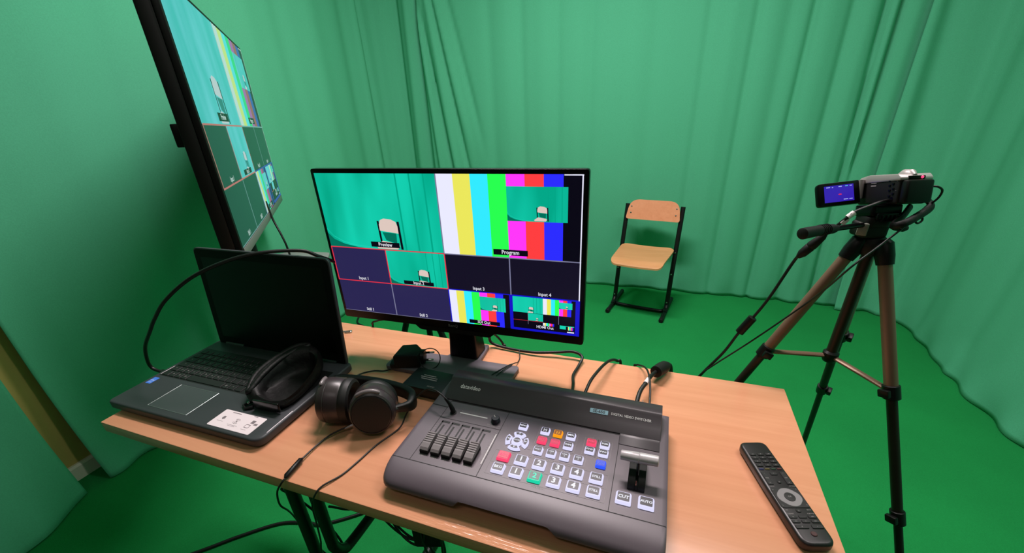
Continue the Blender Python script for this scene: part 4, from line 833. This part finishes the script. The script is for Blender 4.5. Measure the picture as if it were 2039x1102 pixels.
# ------------------------------------------------------------------ television remote
def remote():
    base = Vector((-0.0340, -0.3700, 0)); Mx = rotz(base, 0.3122)        # local y toward the far end
    W2, L = 0.0225, 0.182
    r = thing('remote_control', 'long black remote control with a grey ring pad at the right table edge', 'remote control', (-0.06, -0.285, 0))
    b = MB(Mx); pl = rpoly([(-W2 + 0.001, 0), (W2 - 0.001, 0), (W2, L * 0.5), (W2 - 0.001, L), (-W2 + 0.001, L), (-W2, L * 0.5)], [0.014, 0.014, 0.0, 0.012, 0.012, 0.0], 6)
    b.prism(pl, 0.001, 0.0165, bev=0.0045, seg=4); b.build('body', mat('black_remote_shell', (26, 22, 24), 0.38), r)
    mk = mat('black_rubber_key', (14, 12, 13), 0.5); zt = 0.0165; prn = m_printd
    def key(x, y, wd, ht, t='', m=None, rr=0.0012, tm=None, size=0.0028):
        b = MB(Mx); b.prism(rrect(x - wd / 2, y - ht / 2, x + wd / 2, y + ht / 2, rr, 3), zt - 0.0005, zt + 0.0012, bev=0.0005, seg=1); k = b.build('button', m or mk, r, smooth=40)
        if t:
            b = MB(Mx); b.text(t, size, Matrix.Translation((x, y, zt + 0.0013))); b.build('button_print', tm or prn, k, smooth=0)
    y0_ = 0.153
    num = [('', '0', 'txt'), ('7', '8', '9'), ('4', '5', '6'), ('1', '2', '3')]
    num = [('src', '0', 'sub'), ('7', '8', '9'), ('4', '5', '6'), ('1', '2', '3')]
    for i in range(4):
        for j in range(3): key(-0.0122 + j * 0.0122, y0_ - i * 0.0075, 0.0095, 0.0047, num[i][j])
    for j, c in enumerate(((60, 60, 150), (150, 130, 30), (30, 90, 50), (140, 40, 40))): key(-0.0135 + j * 0.009, y0_ - 4 * 0.0075, 0.0070, 0.0030, m=mat('coloured_key_%s' % 'byrg'[j], tuple(v * 0.5 for v in c), 0.5))
    for x, t in ((-0.0138, 'VOL'), (0.0138, 'CH')):
        key(x, 0.1055, 0.0078, 0.0235, t); b = MB(Mx); b.text('+', 0.004, Matrix.Translation((x, 0.0970, zt + 0.0013))); b.text('-', 0.004, Matrix.Translation((x, 0.1145, zt + 0.0013))); b.build('rocker_print', prn, r, smooth=0)
    key(0, 0.1140, 0.0100, 0.0055, '^'); key(0, 0.0985, 0.0055, 0.0050, 'x', rr=0.0024)
    # navigation field
    b = MB(Mx); b.prism(rrect(-0.0195, 0.0545, 0.0195, 0.0885, 0.004, 4), zt - 0.0005, zt + 0.0008, bev=0.0004, seg=1); nv = b.build('navigation_field', mk, r)
    P = rpoly([(-0.0150, 0.0715 - 0.0135), (0.0150, 0.0715 - 0.0135), (0.0150, 0.0715 + 0.0135), (-0.0150, 0.0715 + 0.0135)], 0.011, 8)
    P = rpoly([(0, 0.0545), (0.0175, 0.0715), (0, 0.0885), (-0.0175, 0.0715)], 0.0075, 8)
    P = rpoly([(-0.006, 0.056), (0.006, 0.056), (0.0165, 0.067), (0.0165, 0.076), (0.006, 0.087), (-0.006, 0.087), (-0.0165, 0.076), (-0.0165, 0.067)], 0.006, 4)
    b = MB(Mx); b.prism(P, zt, zt + 0.0016, bev=0.0005, seg=1); b.build('ring_pad', mat('grey_ring_pad', (126, 122, 124), 0.42), nv)
    b = MB(Mx); b.lathe([(0.0072, 0.0), (0.0072, 0.0006), (0, 0.0009)], 26, M=Matrix.Translation((0, 0.0715, zt + 0.0016))); okb = b.build('ok_button', mk, nv)
    b = MB(Mx); b.text('OK', 0.0034, Matrix.Translation((0, 0.0715, zt + 0.0027))); 
    for x, y, t in ((-0.0165, 0.0845, '='), (0.0165, 0.0845, '*'), (-0.0165, 0.0585, 'i'), (0.0165, 0.0585, '<')): b.text(t, 0.0035, Matrix.Translation((x, y, zt + 0.0010)))
    for x, y, t in ((-0.0150, 0.0912, 'SOURCE'), (0.0150, 0.0912, 'OPTIONS'), (-0.0150, 0.0515, 'LIST'), (0.0150, 0.0515, 'BACK'), (-0.0130, 0.0455, 'FORMAT'), (0.0140, 0.0455, 'SUBTITLE')): b.text(t, 0.0022, Matrix.Translation((x, y, zt + 0.0002)))
    b.build('shell_print', prn, r, smooth=0)
    key(0, 0.0500, 0.0065, 0.0055, 'o', rr=0.0026)
    for j, t in enumerate(('tt', '', 'sub')): key(-0.0128 + j * 0.0128, 0.0405, 0.0105, 0.0045, t)
    for j, t in enumerate(('<<', '>', '>>')): key(-0.0128 + j * 0.0128, 0.0335, 0.0105, 0.0045, t)
    key(-0.0095, 0.0255, 0.0165, 0.0055, 'II'); key(0.0105, 0.0255, 0.0145, 0.0055, '•')
    key(0.0, 0.0155, 0.0075, 0.0070, '', m=mat('dark_red_power_key', (60, 26, 26), 0.5), rr=0.0034)
remote()
b = MB(); b.tube(spline([(-1.064, -0.052, 0.003), (-1.05, -0.046, 0.003), (-1.038, -0.040, 0.003), (-1.036, -0.046, 0.003), (-1.05, -0.053, 0.003)], 6), 0.0018, 8)
tag(b.build('metal_clip', m_chrome, origin=(-1.05, -0.046, 0)), 'small shiny metal clip on the table behind the laptop lid', 'clip')

# ------------------------------------------------------------------ wooden chair
ch = thing('school_chair', 'small wooden school chair with black tube frame before the back curtain', 'chair', (-0.339, 1.861, FZ))
CM = rotz((-0.339, 1.861, FZ), math.radians(-9.46))
for s in (-1, 1):
    b = MB(CM); x = 0.171 * s
    b.tube([(x, -0.205, 0.013), (x, -0.202, 0.013), (x, 0.157, 0.013), (x, 0.16, 0.013)], [0.010, 0.013, 0.013, 0.010], 14); b.build('foot_skid', m_steel, ch)
    b = MB(CM); b.tube([(x, -0.212, 0.0135), (x, -0.206, 0.0135), (x, -0.18, 0.0135)], [0.011, 0.0145, 0.0145], 14); b.build('foot_cap', m_blkm, ch)
    b = MB(CM); b.tube(spline([(x, -0.085, 0.018), (x, -0.052, 0.035), (x, -0.030, 0.075), (x, 0.003, 0.25), (x, 0.05, 0.40), (x, 0.087, 0.53), (x, 0.122, 0.655)], 6), 0.0105, 14, sx=1.35); p_ = b.build('post', m_steel, ch)
    for yy, zz_ in ((0.0, 0.255), (0.043, 0.385), (-0.036, 0.072)):
        b = MB(CM); b.lathe([(0.0045, 0), (0.0045, 0.003), (0, 0.004)], 12, M=frame((x, yy - 0.0115, zz_), (1, 0, 0), (0, 0.2, 1))); b.build('bolt', m_chrome, p_)
    b = MB(CM); b.tube([(x * 0.93, 0.05, 0.392), (x * 0.86, -0.10, 0.388), (x * 0.80, -0.24, 0.386)], 0.009, 12); b.build('seat_rail', m_steel, ch)
b = MB(CM); b.tube(spline([(-0.171, 0.0, 0.016), (-0.155, -0.055, 0.016), (-0.11, -0.075, 0.016), (0.11, -0.075, 0.016), (0.155, -0.055, 0.016), (0.171, 0.0, 0.016)], 7), 0.0115, 14); b.build('cross_bar', m_steel, ch)
# seat: bent plywood, front edge rolled down, rear corners rounded
pl = rpoly([(-0.152, -0.290), (0.152, -0.290), (0.168, 0.035), (-0.168, 0.035)], [0.035, 0.035, 0.05, 0.05], 7)
def bentsheet(b, pl, n, zf, th):
    # fills the outline with a row grid in y so that it can bend
    ys = sorted(set([p[1] for p in pl])); y0_, y1_ = ys[0], ys[-1]; rows = []
    def span(y):
        xs_ = []
        for i in range(len(pl)):
            a, c = pl[i], pl[(i + 1) % len(pl)]
            if (a[1] - y) * (c[1] - y) <= 0 and abs(a[1] - c[1]) > 1e-9: xs_.append(a[0] + (c[0] - a[0]) * (y - a[1]) / (c[1] - a[1]))
        return min(xs_), max(xs_)
    K = 12; vs = []; fs = []
    Y = [y0_ + (y1_ - y0_) * (0.5 - 0.5 * math.cos(PI * i / n)) for i in range(n + 1)]
    for side in (0, 1):
        for y in Y:
            yy = min(max(y, y0_ + 1e-5), y1_ - 1e-5); a, c = span(yy)
            for k in range(K + 1): x = a + (c - a) * k / K; vs.append((x, y, zf(x, y) - th * side))
    S = (n + 1) * (K + 1)
    for i in range(n):
        for k in range(K):
            q = i * (K + 1) + k; fs.append((q, q + 1, q + K + 2, q + K + 1)); fs.append((S + q, S + q + K + 1, S + q + K + 2, S + q + 1))
    for i in range(n):
        for k in (0, K): q = i * (K + 1) + k; fs.append((q, q + K + 1, S + q + K + 1, S + q) if k == 0 else (q + K + 1, q, S + q, S + q + K + 1))
    for k in range(K):
        q = k; fs.append((q + 1, q, S + q, S + q + 1)); q = n * (K + 1) + k; fs.append((q, q + 1, S + q + 1, S + q))
    b.add(vs, fs)
def seat_z(x, y):
    f = max(0, (-0.235 - y) / 0.055); r_ = max(0, (y + 0.03) / 0.065)
    return 0.407 - 0.022 * f * f + 0.008 * r_ * r_ - 0.006 * math.cos(min(1, abs(x) / 0.17) * PI / 2)
b = MB(CM); bentsheet(b, pl, 26, seat_z, 0.010); b.build('seat', m_plyseat, ch, smooth=50)
bpl = rpoly([(-0.168, 0.0), (0.168, 0.0), (0.150, 0.125), (-0.150, 0.125)], [0.016, 0.016, 0.06, 0.06], 7)
BMx = CM @ frame((0, 0.083, 0.565), (1, 0, 0), (0, 0.27, 0.96))
b = MB(BMx); bentsheet(b, bpl, 18, lambda x, y: 0.004 + 0.010 * (abs(x) / 0.16) ** 2, 0.009); bk = b.build('backrest', m_ply, ch, smooth=50)
for sx_ in (-1, 1):
    for yy in (0.040, 0.080):
        b = MB(BMx); b.lathe([(0.0055, 0), (0.0045, 0.002), (0, 0.0028)], 14, M=Matrix.Translation((sx_ * 0.139, yy, 0.0115))); b.build('rivet', m_chrome, bk)

# ------------------------------------------------------------------ tripod
tp = thing('tripod', 'bronze camera tripod with three telescopic legs standing behind the table corner', 'tripod', (0.0857, 0.0658, FZ))
q = (0.0857, 0.0658, 0.2951, 0.0191, 0.3828, 3.2343)
AX = Vector((0.0131, -0.0033, 1)).normalized(); E1 = Vector((0, 1, 0)).cross(AX).normalized(); E2 = AX.cross(E1); AP = Vector(q[:3])
sp = 0.2656; hub = AP - AX * sp * math.cos(q[4]) + Vector((0, 0, 0.004)); legs = []
for k, (c2s, c3s) in enumerate(((0.50, 0.80), (0.475, 0.74), (0.505, 0.80))):
    a = q[5] - k * 2 * PI / 3; d = E1 * math.cos(a) + E2 * math.sin(a); A = AP + d * q[3]; D = d * math.sin(q[4]) - AX * math.cos(q[4])
    S = (FZ + 0.012 - A.z) / D.z; legs.append((A, D, d)); L = lambda s: A + D * s
    tg = d.cross(AX).normalized()
    b = MB(); b.tube([L(0.026), L(sp)], 0.0100, 18, up=tg, sx=1.05); lg = b.build('leg', m_bronze, tp)
    b = MB(); b.tube([L(sp), L(c2s)], 0.0084, 16, up=tg); b.build('middle_tube', m_bronzed, lg)
    b = MB(); b.tube([L(c2s), L(S)], 0.0068, 16, up=tg); b.build('lower_tube', mat('darkest_bronze_tube', (30, 26, 22), 0.45, metal=0.4), lg)
    for s, rr in ((sp, 0.0132), (c2s, 0.0115)):
        b = MB(); b.tube([L(s - 0.013), L(s - 0.012), L(s + 0.012), L(s + 0.013)], [rr * 0.9, rr, rr, rr * 0.9], 18, up=tg)
        b.box((-0.0045, -0.007, -0.009), (0.0045, 0.007, 0.009), M=frame(L(s) + tg * (-1 if k == 0 else 1) * (rr + 0.004), tg, D), bev=0.002); b.build('clamp', m_blk, lg)
    b = MB(); b.tube([L(S - 0.03), L(S - 0.01), L(S)], [0.0095, 0.012, 0.011], 14, up=tg); b.build('rubber_foot', m_blkm, lg)
    # shoulder cap
    b = MB(); b.tube([L(-0.008), L(-0.002), L(0.020), L(0.036)], [0.008, 0.0130, 0.0134, 0.0118], 18, up=tg, sx=1.1); b.build('shoulder_cap', m_blk, lg)
    b = MB(); j = L(sp); dirv = (j - hub).normalized(); b.tube([hub + dirv * 0.006, j - dirv * 0.012], 0.0042, 10, sx=1.5, up=(0, 0, 1)); b.build('spreader_arm', m_bronze, tp)
b = MB(); b.lathe([(0, -0.012), (0.011, -0.012), (0.014, -0.006), (0.014, 0.008), (0.010, 0.012), (0, 0.012)], 22, M=Matrix.Translation(hub)); b.build('spreader_hub', m_blk, tp)
b = MB(); b.cyl(hub + Vector((0, 0, 0.0)), AP + Vector((0, 0, 0.0)), 0.0095, 16); b.build('center_column', m_bronzed, tp)
b = MB(); b.lathe([(0, -0.024), (0.016, -0.024), (0.021, -0.014), (0.022, -0.002), (0.019, 0.006), (0.015, 0.010), (0.015, 0.018), (0, 0.018)], 28, M=Matrix.Translation(AP)); b.build('shoulder_casting', m_blkm, tp)
HM_ = rotz((AP.x - 0.012, AP.y - 0.004, AP.z), math.radians(12))
b = MB(HM_); b.prism(rpoly([(-0.021, -0.018), (0.021, -0.018), (0.024, 0.018), (-0.024, 0.018)], 0.008, 4), 0.010, 0.036, bev=0.005, seg=3); b.prism(rrect(-0.019, -0.021, 0.019, 0.021, 0.010, 4), 0.030, 0.048, bev=0.003); b.build('pan_head', m_blkm, tp)
HM2 = rotz((AP.x - 0.012, AP.y - 0.004, AP.z + 0.046), math.radians(17.5)) @ Matrix.Rotation(math.radians(-13), 4, 'X') @ Matrix.Translation((0.004, 0, -0.046))
b = MB(HM2); b.prism(rrect(-0.024, -0.021, 0.026, 0.021, 0.006, 4), 0.046, 0.0640, bev=0.002); b.box((-0.018, -0.026, 0.040), (0.016, -0.020, 0.050), bev=0.0015)
for k in range(4): b.box((-0.012 + k * 0.007, -0.0275, 0.036), (-0.0085 + k * 0.007, -0.022, 0.047), bev=0.0008)
b.build('quick_release_plate', m_blkg, tp)
b = MB(HM_); b.prism(rpoly([(-0.029, -0.014), (-0.017, -0.024), (-0.015, -0.014), (-0.024, -0.006)], 0.002, 2), 0.016, 0.037, bev=0.001); b.build('grey_bracket', mat('grey_metal_bracket', (120, 122, 112), 0.5, metal=0.2), tp)
b = MB(); b.tube([(0.062, 0.050, 0.327), (0.048, 0.037, 0.3295), (-0.004, -0.014, 0.3345)], [0.005, 0.0045, 0.0045], 14); ph = b.build('pan_handle', m_blkg, tp)
b = MB(); b.tube([(0.000, -0.010, 0.334), (-0.006, -0.016, 0.3350), (-0.024, -0.031, 0.3365), (-0.055, -0.0585, 0.337), (-0.0600, -0.063, 0.337), (-0.0610, -0.064, 0.337)], [0.0055, 0.0078, 0.0085, 0.0092, 0.0092, 0.007], 18)
for k in range(5):
    p_ = Vector((-0.018, -0.026, 0.3362)).lerp(Vector((-0.030, -0.0366, 0.3366)), k / 4); d_ = Vector((-0.66, -0.75, 0.02)).normalized(); b.tube([p_ - d_ * 0.0007, p_ + d_ * 0.0007], 0.0093, 18)
b.build('handle_grip', m_blkm, ph)
b = MB(); b.tube([(0.102, 0.072, 0.326), (0.116, 0.074, 0.322), (0.128, 0.078, 0.318), (0.133, 0.080, 0.3165)], [0.006, 0.009, 0.0075, 0.004], 14); b.build('tilt_knob', m_blkm, tp)

# ------------------------------------------------------------------ camcorder
cc = thing('camcorder', 'small silver and black camcorder with its flip screen open on the tripod', 'camcorder', (0.097, 0.069, 0.356))
KM = rotz((0.0970, 0.0690, 0.3575), math.radians(17.5)) @ Matrix.Rotation(math.radians(-13), 4, 'X') @ Matrix.Diagonal((0.95, 0.95, 1.14, 1))        # local y = where the lens points, x = right, z up
bw, bl, bh = 0.0255, 0.0560, 0.0450
b = MB(KM); b.prism(rpoly([(-bw, -0.038), (bw, -0.038), (bw, bl), (-bw, bl)], [0.004, 0.008, 0.012, 0.012], 4), 0.002, bh - 0.006, bev=0.004, seg=3); b.build('body', m_blkm, cc)
b = MB(KM); M = Matrix(((0, 0, 1, 0), (1, 0, 0, 0), (0, 1, 0, 0), (0, 0, 0, 1)))
b.prism([(-0.040, bh - 0.010), (-0.040, bh - 0.006), (-0.034, bh - 0.001), (0.028, bh + 0.001), (0.048, bh - 0.002), (0.059, bh - 0.013), (0.059, bh - 0.024), (0.048, bh - 0.022), (0.044, bh - 0.011)][::-1], -bw - 0.0012, bw + 0.001, M=M, bev=0.0015, seg=2, ang=25); b.build('top_shell', mat('silver_plastic', (178, 168, 168), 0.35, metal=0.35), cc)
b = MB(KM); b.tube([(-0.002, -0.036, bh - 0.006), (-0.002, -0.030, bh - 0.004), (-0.002, -0.016, bh - 0.003), (-0.002, -0.004, bh - 0.004)], [0.005, 0.009, 0.009, 0.004], 16, sx=1.0, up=(1, 0, 0)); b.build('zoom_lever', mat('silver_plastic', (178, 168, 168), 0.35, metal=0.35), cc)
b = MB(KM); b.box((-0.014, -0.0420, bh - 0.009), (0.012, -0.036, bh - 0.004), bev=0.001); b.build('lamp_window', m_blkg, cc)
b = MB(KM); b.lathe([(0, 0), (0.0022, 0), (0.0018, 0.0012), (0, 0.0016)], 12, M=frame((0.006, -0.0422, bh - 0.0062), (1, 0, 0), (0, 0, 1))); b.build('record_lamp', emis('red_lamp', (255, 60, 110), 1.6), cc)
b = MB(KM); b.prism(rrect(-bw + 0.002, -0.051, bw - 0.004, -0.037, 0.005, 3), 0.003, bh - 0.010, bev=0.003, seg=2); b.build('battery', m_blk, cc)
b = MB(KM); b.tube([(0, bl - 0.002, 0.026), (0, bl + 0.010, 0.026), (0, bl + 0.014, 0.026), (0, bl + 0.0142, 0.026)], [0.0190, 0.0190, 0.0180, 0.015], 28); b.build('lens_barrel', m_blk, cc)
# inner side with little keys
for k, (y, z) in enumerate(((-0.024, 0.038), (-0.026, 0.031), (-0.027, 0.024), (-0.028, 0.017), (-0.018, 0.036), (-0.019, 0.029), (-0.020, 0.022), (-0.021, 0.014))):
    b = MB(KM); b.box((-bw - 0.0010, y - 0.0022, z - 0.0014), (-bw + 0.001, y + 0.0022, z + 0.0014), bev=0.0005); b.build('side_button', m_blkg, cc)
b = MB(KM); b.lathe([(0, 0), (0.0042, 0), (0.0042, 0.002), (0.0022, 0.0022), (0, 0.001)], 18, M=frame((-bw, -0.026, 0.0085), (0, 0, 1), (0, 1, 0)) @ Matrix.Rotation(PI, 4, 'X')); b.build('socket', m_blkg, cc)
b = MB(KM); b.rect(-0.006, 0.0, 0.006, 0.0018, 0, M=frame((-bw - 0.0004, 0.016, 0.033), (0, -1, 0), (0, 0, 1))); b.rect(-0.006, 0.0, 0.006, 0.0018, 0, M=frame((-bw - 0.0004, 0.016, 0.029), (0, -1, 0), (0, 0, 1)))
for y, z in ((-0.033, 0.035), (-0.033, 0.022)): b.text('-', 0.006, frame((-bw - 0.0004, y, z), (0, -1, 0), (0, 0, 1)))
b.build('side_print', m_printd, cc, smooth=0)
# flip screen, hinged at the front left, swung out to the left and tilted a little
FM = KM @ Matrix.Translation((-bw - 0.006, 0.040, 0.0225)) @ Matrix.Rotation(math.radians(-4), 4, 'Y') @ Matrix.Rotation(math.radians(-14), 4, 'X')
b = MB(FM); b.prism(rpoly([(-0.078, -0.0182), (-0.002, -0.0182), (-0.002, 0.0182), (-0.078, 0.0182)], [0.006, 0.003, 0.003, 0.006], 4), -0.004, 0.004, M=Matrix(((1, 0, 0, 0), (0, 0, 1, 0), (0, 1, 0, 0), (0, 0, 0, 1))), bev=0.0012); fl_ = b.build('flip_screen', m_blkg, cc)
SCM = FM @ frame((-0.066, -0.0042, -0.0128), (1, 0, 0), (0, 0, 1)) @ Matrix.Diagonal((1, 0.84, 1, 1))
b = MB(SCM); b.rect(0, 0, 0.053, 0.031, 0.0001, 0)
for x, y, wd, mi in ((0.004, 0.0275, 0.007, 1), (0.014, 0.0270, 0.0025, 1), (0.026, 0.0275, 0.006, 1), (0.038, 0.0275, 0.005, 2), (0.046, 0.0275, 0.004, 1), (0.034, 0.003, 0.008, 1), (0.044, 0.003, 0.006, 1)): b.rect(x, y, x + wd, y + 0.0014, 0.0003, mi)
b.lathe([(0, 0), (0.0022, 0), (0, 0.0001)], 14, 3, M=Matrix.Translation((0.028, 0.0135, 0.0003)) @ Matrix.Diagonal((1.5, 0.7, 1, 1)))
b.build('display', [emis('camcorder_blue', (52, 32, 170), 1.0), emis('camcorder_white', (170, 180, 245), 1.0), emis('camcorder_cyan', (90, 200, 230), 1.0), emis('camcorder_red', (190, 40, 110), 1.0)], fl_, smooth=0)
b = MB(KM); b.cyl((-bw - 0.005, 0.040, 0.012), (-bw - 0.005, 0.040, 0.040), 0.005, 14); b.build('hinge', mat('silver_plastic', (178, 168, 168), 0.35, metal=0.35), cc)
b = MB(); b.tube(spline([(0.1300, 0.0680, 0.3770), (0.1407, 0.0571, 0.3655), (0.1379, 0.0485, 0.3588), (0.1170, 0.0296, 0.3484), (0.0971, 0.0172, 0.3389), (0.0904, 0.0296, 0.3332), (0.1075, 0.0485, 0.3446), (0.1220, 0.0700, 0.3560)], 7), 0.0042, 10, sx=1.5); b.build('hand_strap', m_leather, cc)
b = MB(); b.tube(spline([(0.1246, 0.0362, 0.3521), (0.1284, 0.0343, 0.3427), (0.1218, 0.0305, 0.3379), (0.1151, 0.0286, 0.3446)], 6), 0.0016, 8); b.build('strap_ring', m_blk, cc)
# leads of the camcorder
def av(t):
    plug((0.0285, 0.0195, 0.3546), (0.0205, 0.0172, 0.3466), 0, [(0, 0.0045), (1, 0.0045)], 14).build('white_tape', m_tape, t)
    b = MB(); b.box((-0.0045, -0.0006, -0.011), (0.0025, 0.0006, 0.0), M=Matrix.Translation((0.0225, 0.0165, 0.3435)) @ Matrix.Rotation(0.6, 4, 'Y')); b.build('tape_flag', m_tape, t, smooth=0)
    plug((0.0015, 0.0290, 0.3140), (-0.0270, 0.0430, 0.2645), 0, [(0, 0.003), (0.12, 0.0062), (0.45, 0.0085), (0.52, 0.0085), (0.54, 0.0078), (0.56, 0.0085), (0.85, 0.0078), (1, 0.004)], 16).build('joined_plugs', m_blkm, t)
    plug((-0.0735, 0.05, 0.1285), (-0.0930, 0.05, 0.0885), 0, [(0, 0.0052), (0.04, 0.0085), (0.96, 0.0085), (1, 0.0052)], 18).build('ferrite_core', m_blk, t)
cable('camera_cable', [(0.0800, 0.0480, 0.3700), (0.0672, 0.0370, 0.3697), (0.0515, 0.0277, 0.3654), (0.0300, 0.0200, 0.3560), (0.0214, 0.0169, 0.3480), (0.0087, 0.0245, 0.3258), (-0.0010, 0.0303, 0.3099), (-0.0235, 0.0413, 0.2707), (-0.030, 0.05, 0.252), (-0.055, 0.05, 0.173), (-0.078, 0.05, 0.119), (-0.094, 0.05, 0.087), (-0.115, 0.045, 0.039), (-0.151, 0.040, -0.023), (-0.18, 0.04, -0.09), (-0.22, 0.06, -0.4), (-0.25, 0.10, FZ + 0.004)], 0.0028,
      'thick black camera cable with taped plug and ferrite barrel dropping behind the table', extra=av)
cable('camera_power_lead', [(0.1236, 0.0457, 0.3939), (0.1343, 0.0429, 0.3948), (0.1438, 0.0457, 0.3891), (0.1457, 0.0495, 0.3787), (0.1419, 0.0514, 0.3692), (0.1375, 0.0560, 0.3616), (0.1257, 0.0432, 0.3531), (0.1120, 0.0300, 0.3420), (0.0980, 0.0200, 0.3280), (0.081, 0.014, 0.309), (0.036, -0.020, 0.276), (0.020, 0.010, 0.22), (0.003, 0.036, 0.173), (-0.066, 0.036, 0.085), (-0.131, 0.034, 0.010), (-0.154, 0.035, -0.022), (-0.18, 0.045, -0.09), (-0.21, 0.08, -0.4), (-0.22, 0.13, FZ + 0.003)], 0.0016,
      'thin black power lead slanting from the camcorder battery across the tripod legs', n=12)

# ------------------------------------------------------------------ stand behind the monitor, floor leads, things under the table
ls = thing('light_stand', 'black stand behind the table, its three legs showing below the monitor', 'stand', (-1.04, 0.34, FZ))
apx = Vector((-1.045, 0.345, 0.02))
b = MB(); b.cyl((-1.045, 0.345, -0.62), (-1.045, 0.345, 0.10), 0.011, 16); b.build('pole', m_steel, ls)
for tx_, ty_ in ((-1.30, 0.28), (-0.83, 0.27), (-1.02, 0.62)):
    d = Vector((tx_, ty_, FZ + 0.01)); p0 = Vector((-1.045, 0.345, -0.10)) + (d - Vector((-1.045, 0.345, -0.10))) * 0.02
    if tx_ == -1.30: p0 = Vector((-1.108, 0.34, -0.10))
    if tx_ == -0.83: p0 = Vector((-1.015, 0.34, -0.10))
    b = MB(); b.tube([p0, p0.lerp(d, 0.3) if False else d], 0.0115, 14); b.build('leg', m_steel, ls)
b = MB(); b.box((-1.118, 0.325, -0.112), (-1.005, 0.365, -0.080), bev=0.006); b.build('leg_collar', m_blkm, ls)
cable('rear_lead', [(-0.64, -0.02, 0.05), (-0.70, 0.01, 0.02), (-0.93, 0.02, 0.02), (-0.990, 0.004, 0.016), (-0.998, 0.002, 0.004), (-1.004, 0.008, -0.02), (-1.02, 0.03, -0.3), (-1.05, 0.08, FZ + 0.003)], 0.0026, 'brown-black lead dropping over the rear table edge left of the monitor stand')
cable('floor_lead', [(-1.88, 1.02, FZ + 0.004), (-2.02, 1.08, FZ + 0.004), (-2.12, 1.13, FZ + 0.004), (-2.2, 1.3, FZ + 0.004)], 0.006, 'short stretch of black lead on the carpet seen past the laptop')
cable('floor_cable', [(-1.70, -0.48, FZ + 0.005), (-1.57, -0.361, FZ + 0.005), (-1.489, -0.280, FZ + 0.005), (-1.394, -0.201, FZ + 0.005), (-1.30, -0.17, FZ + 0.005), (-1.252, -0.160, FZ + 0.005), (-1.15, -0.083, FZ + 0.005), (-1.05, 0.02, FZ + 0.005)], 0.0055, 'black double cable lying across the carpet to the left of the table legs')
cable('monitor_power_lead', [(-0.652, -0.03, 0.09), (-0.640, -0.01, 0.05), (-0.622, 0.004, 0.02), (-0.612, 0.008, 0.0), (-0.606, 0.012, -0.04), (-0.60, 0.05, -0.4), (-0.62, 0.1, FZ + 0.004)], 0.0028, 'black lead falling from the monitor behind the rear table edge')
cable('tv_lead', [(-1.742, 0.402, 0.24), (-1.73, 0.40, 0.17), (-1.70, 0.392, 0.11), (-1.685, 0.39, 0.05), (-1.69, 0.40, -0.1), (-1.75, 0.46, -0.5), (-1.8, 0.5, FZ + 0.004)], 0.004, 'black lead hanging from the lower edge of the television')
def coil(name, cx, cz, rx, rz, y, n, label, r=0.0022, ph=0.0):
    pts = []
    for q in range(n * 42 + 1):
        k = q / 3; a = PI / 2 + 2 * PI * k / 14; g = 1 + 0.13 * math.sin(k * 0.9 + ph); pts.append((cx + rx * g * math.cos(a), y + 0.012 * math.sin(k * 0.37 + ph), min(-0.03, cz + rz * g * math.sin(a))))
    b = MB(); b.tube(pts, r, 12); return tag(b.build(name, m_cable, origin=(cx, y, cz)), label, 'cable')
coil('cable_bundle', -0.675, -0.125, 0.055, 0.092, -0.40, 3, 'loose black cable loops hanging under the front table edge by the leg', ph=0.3)
coil('cable_bundle', -0.605, -0.145, 0.032, 0.075, -0.41, 2, 'small black cable loop hanging under the table below the switcher', ph=1.1)
hb = thing('hanging_plug_block', 'black plug block hanging in the cables under the front table edge', 'plug', (-0.628, -0.385, -0.19))
b = MB(rotz((-0.628, -0.385, 0), 0.3)); b.box((-0.028, -0.018, -0.215), (0.028, 0.018, -0.165), bev=0.006); b.build('case', m_blkm, hb)
b = MB(); b.tube(spline([(-0.628, -0.385, -0.166), (-0.632, -0.380, -0.10), (-0.625, -0.37, -0.028)], 6), 0.003, 8); b.build('wire', m_cable, hb)
cable('leg_lead', [(-0.86, -0.47, -0.06), (-0.885, -0.455, -0.09), (-0.872, -0.44, -0.13), (-0.84, -0.435, -0.17), (-0.80, -0.44, -0.215), (-0.82, -0.43, -0.27), (-0.87, -0.43, -0.4), (-0.9, -0.40, FZ + 0.003)], 0.0022, 'thin black lead twisted between the two front table legs')
cable('leg_lead', [(-0.80, -0.44, -0.12), (-0.77, -0.40, -0.16), (-0.70, -0.30, -0.17), (-0.62, -0.18, -0.15), (-0.55, -0.10, -0.10), (-0.54, -0.08, -0.026)], 0.0022, 'thin black lead running from the table leg under the table top')

# ------------------------------------------------------------------ put the floor at z = 0
for o in list(bpy.context.scene.objects):
    if o.parent is None and o.type in ('MESH', 'EMPTY'): o.location.z += TH
    if '_o' in o: del o['_o']
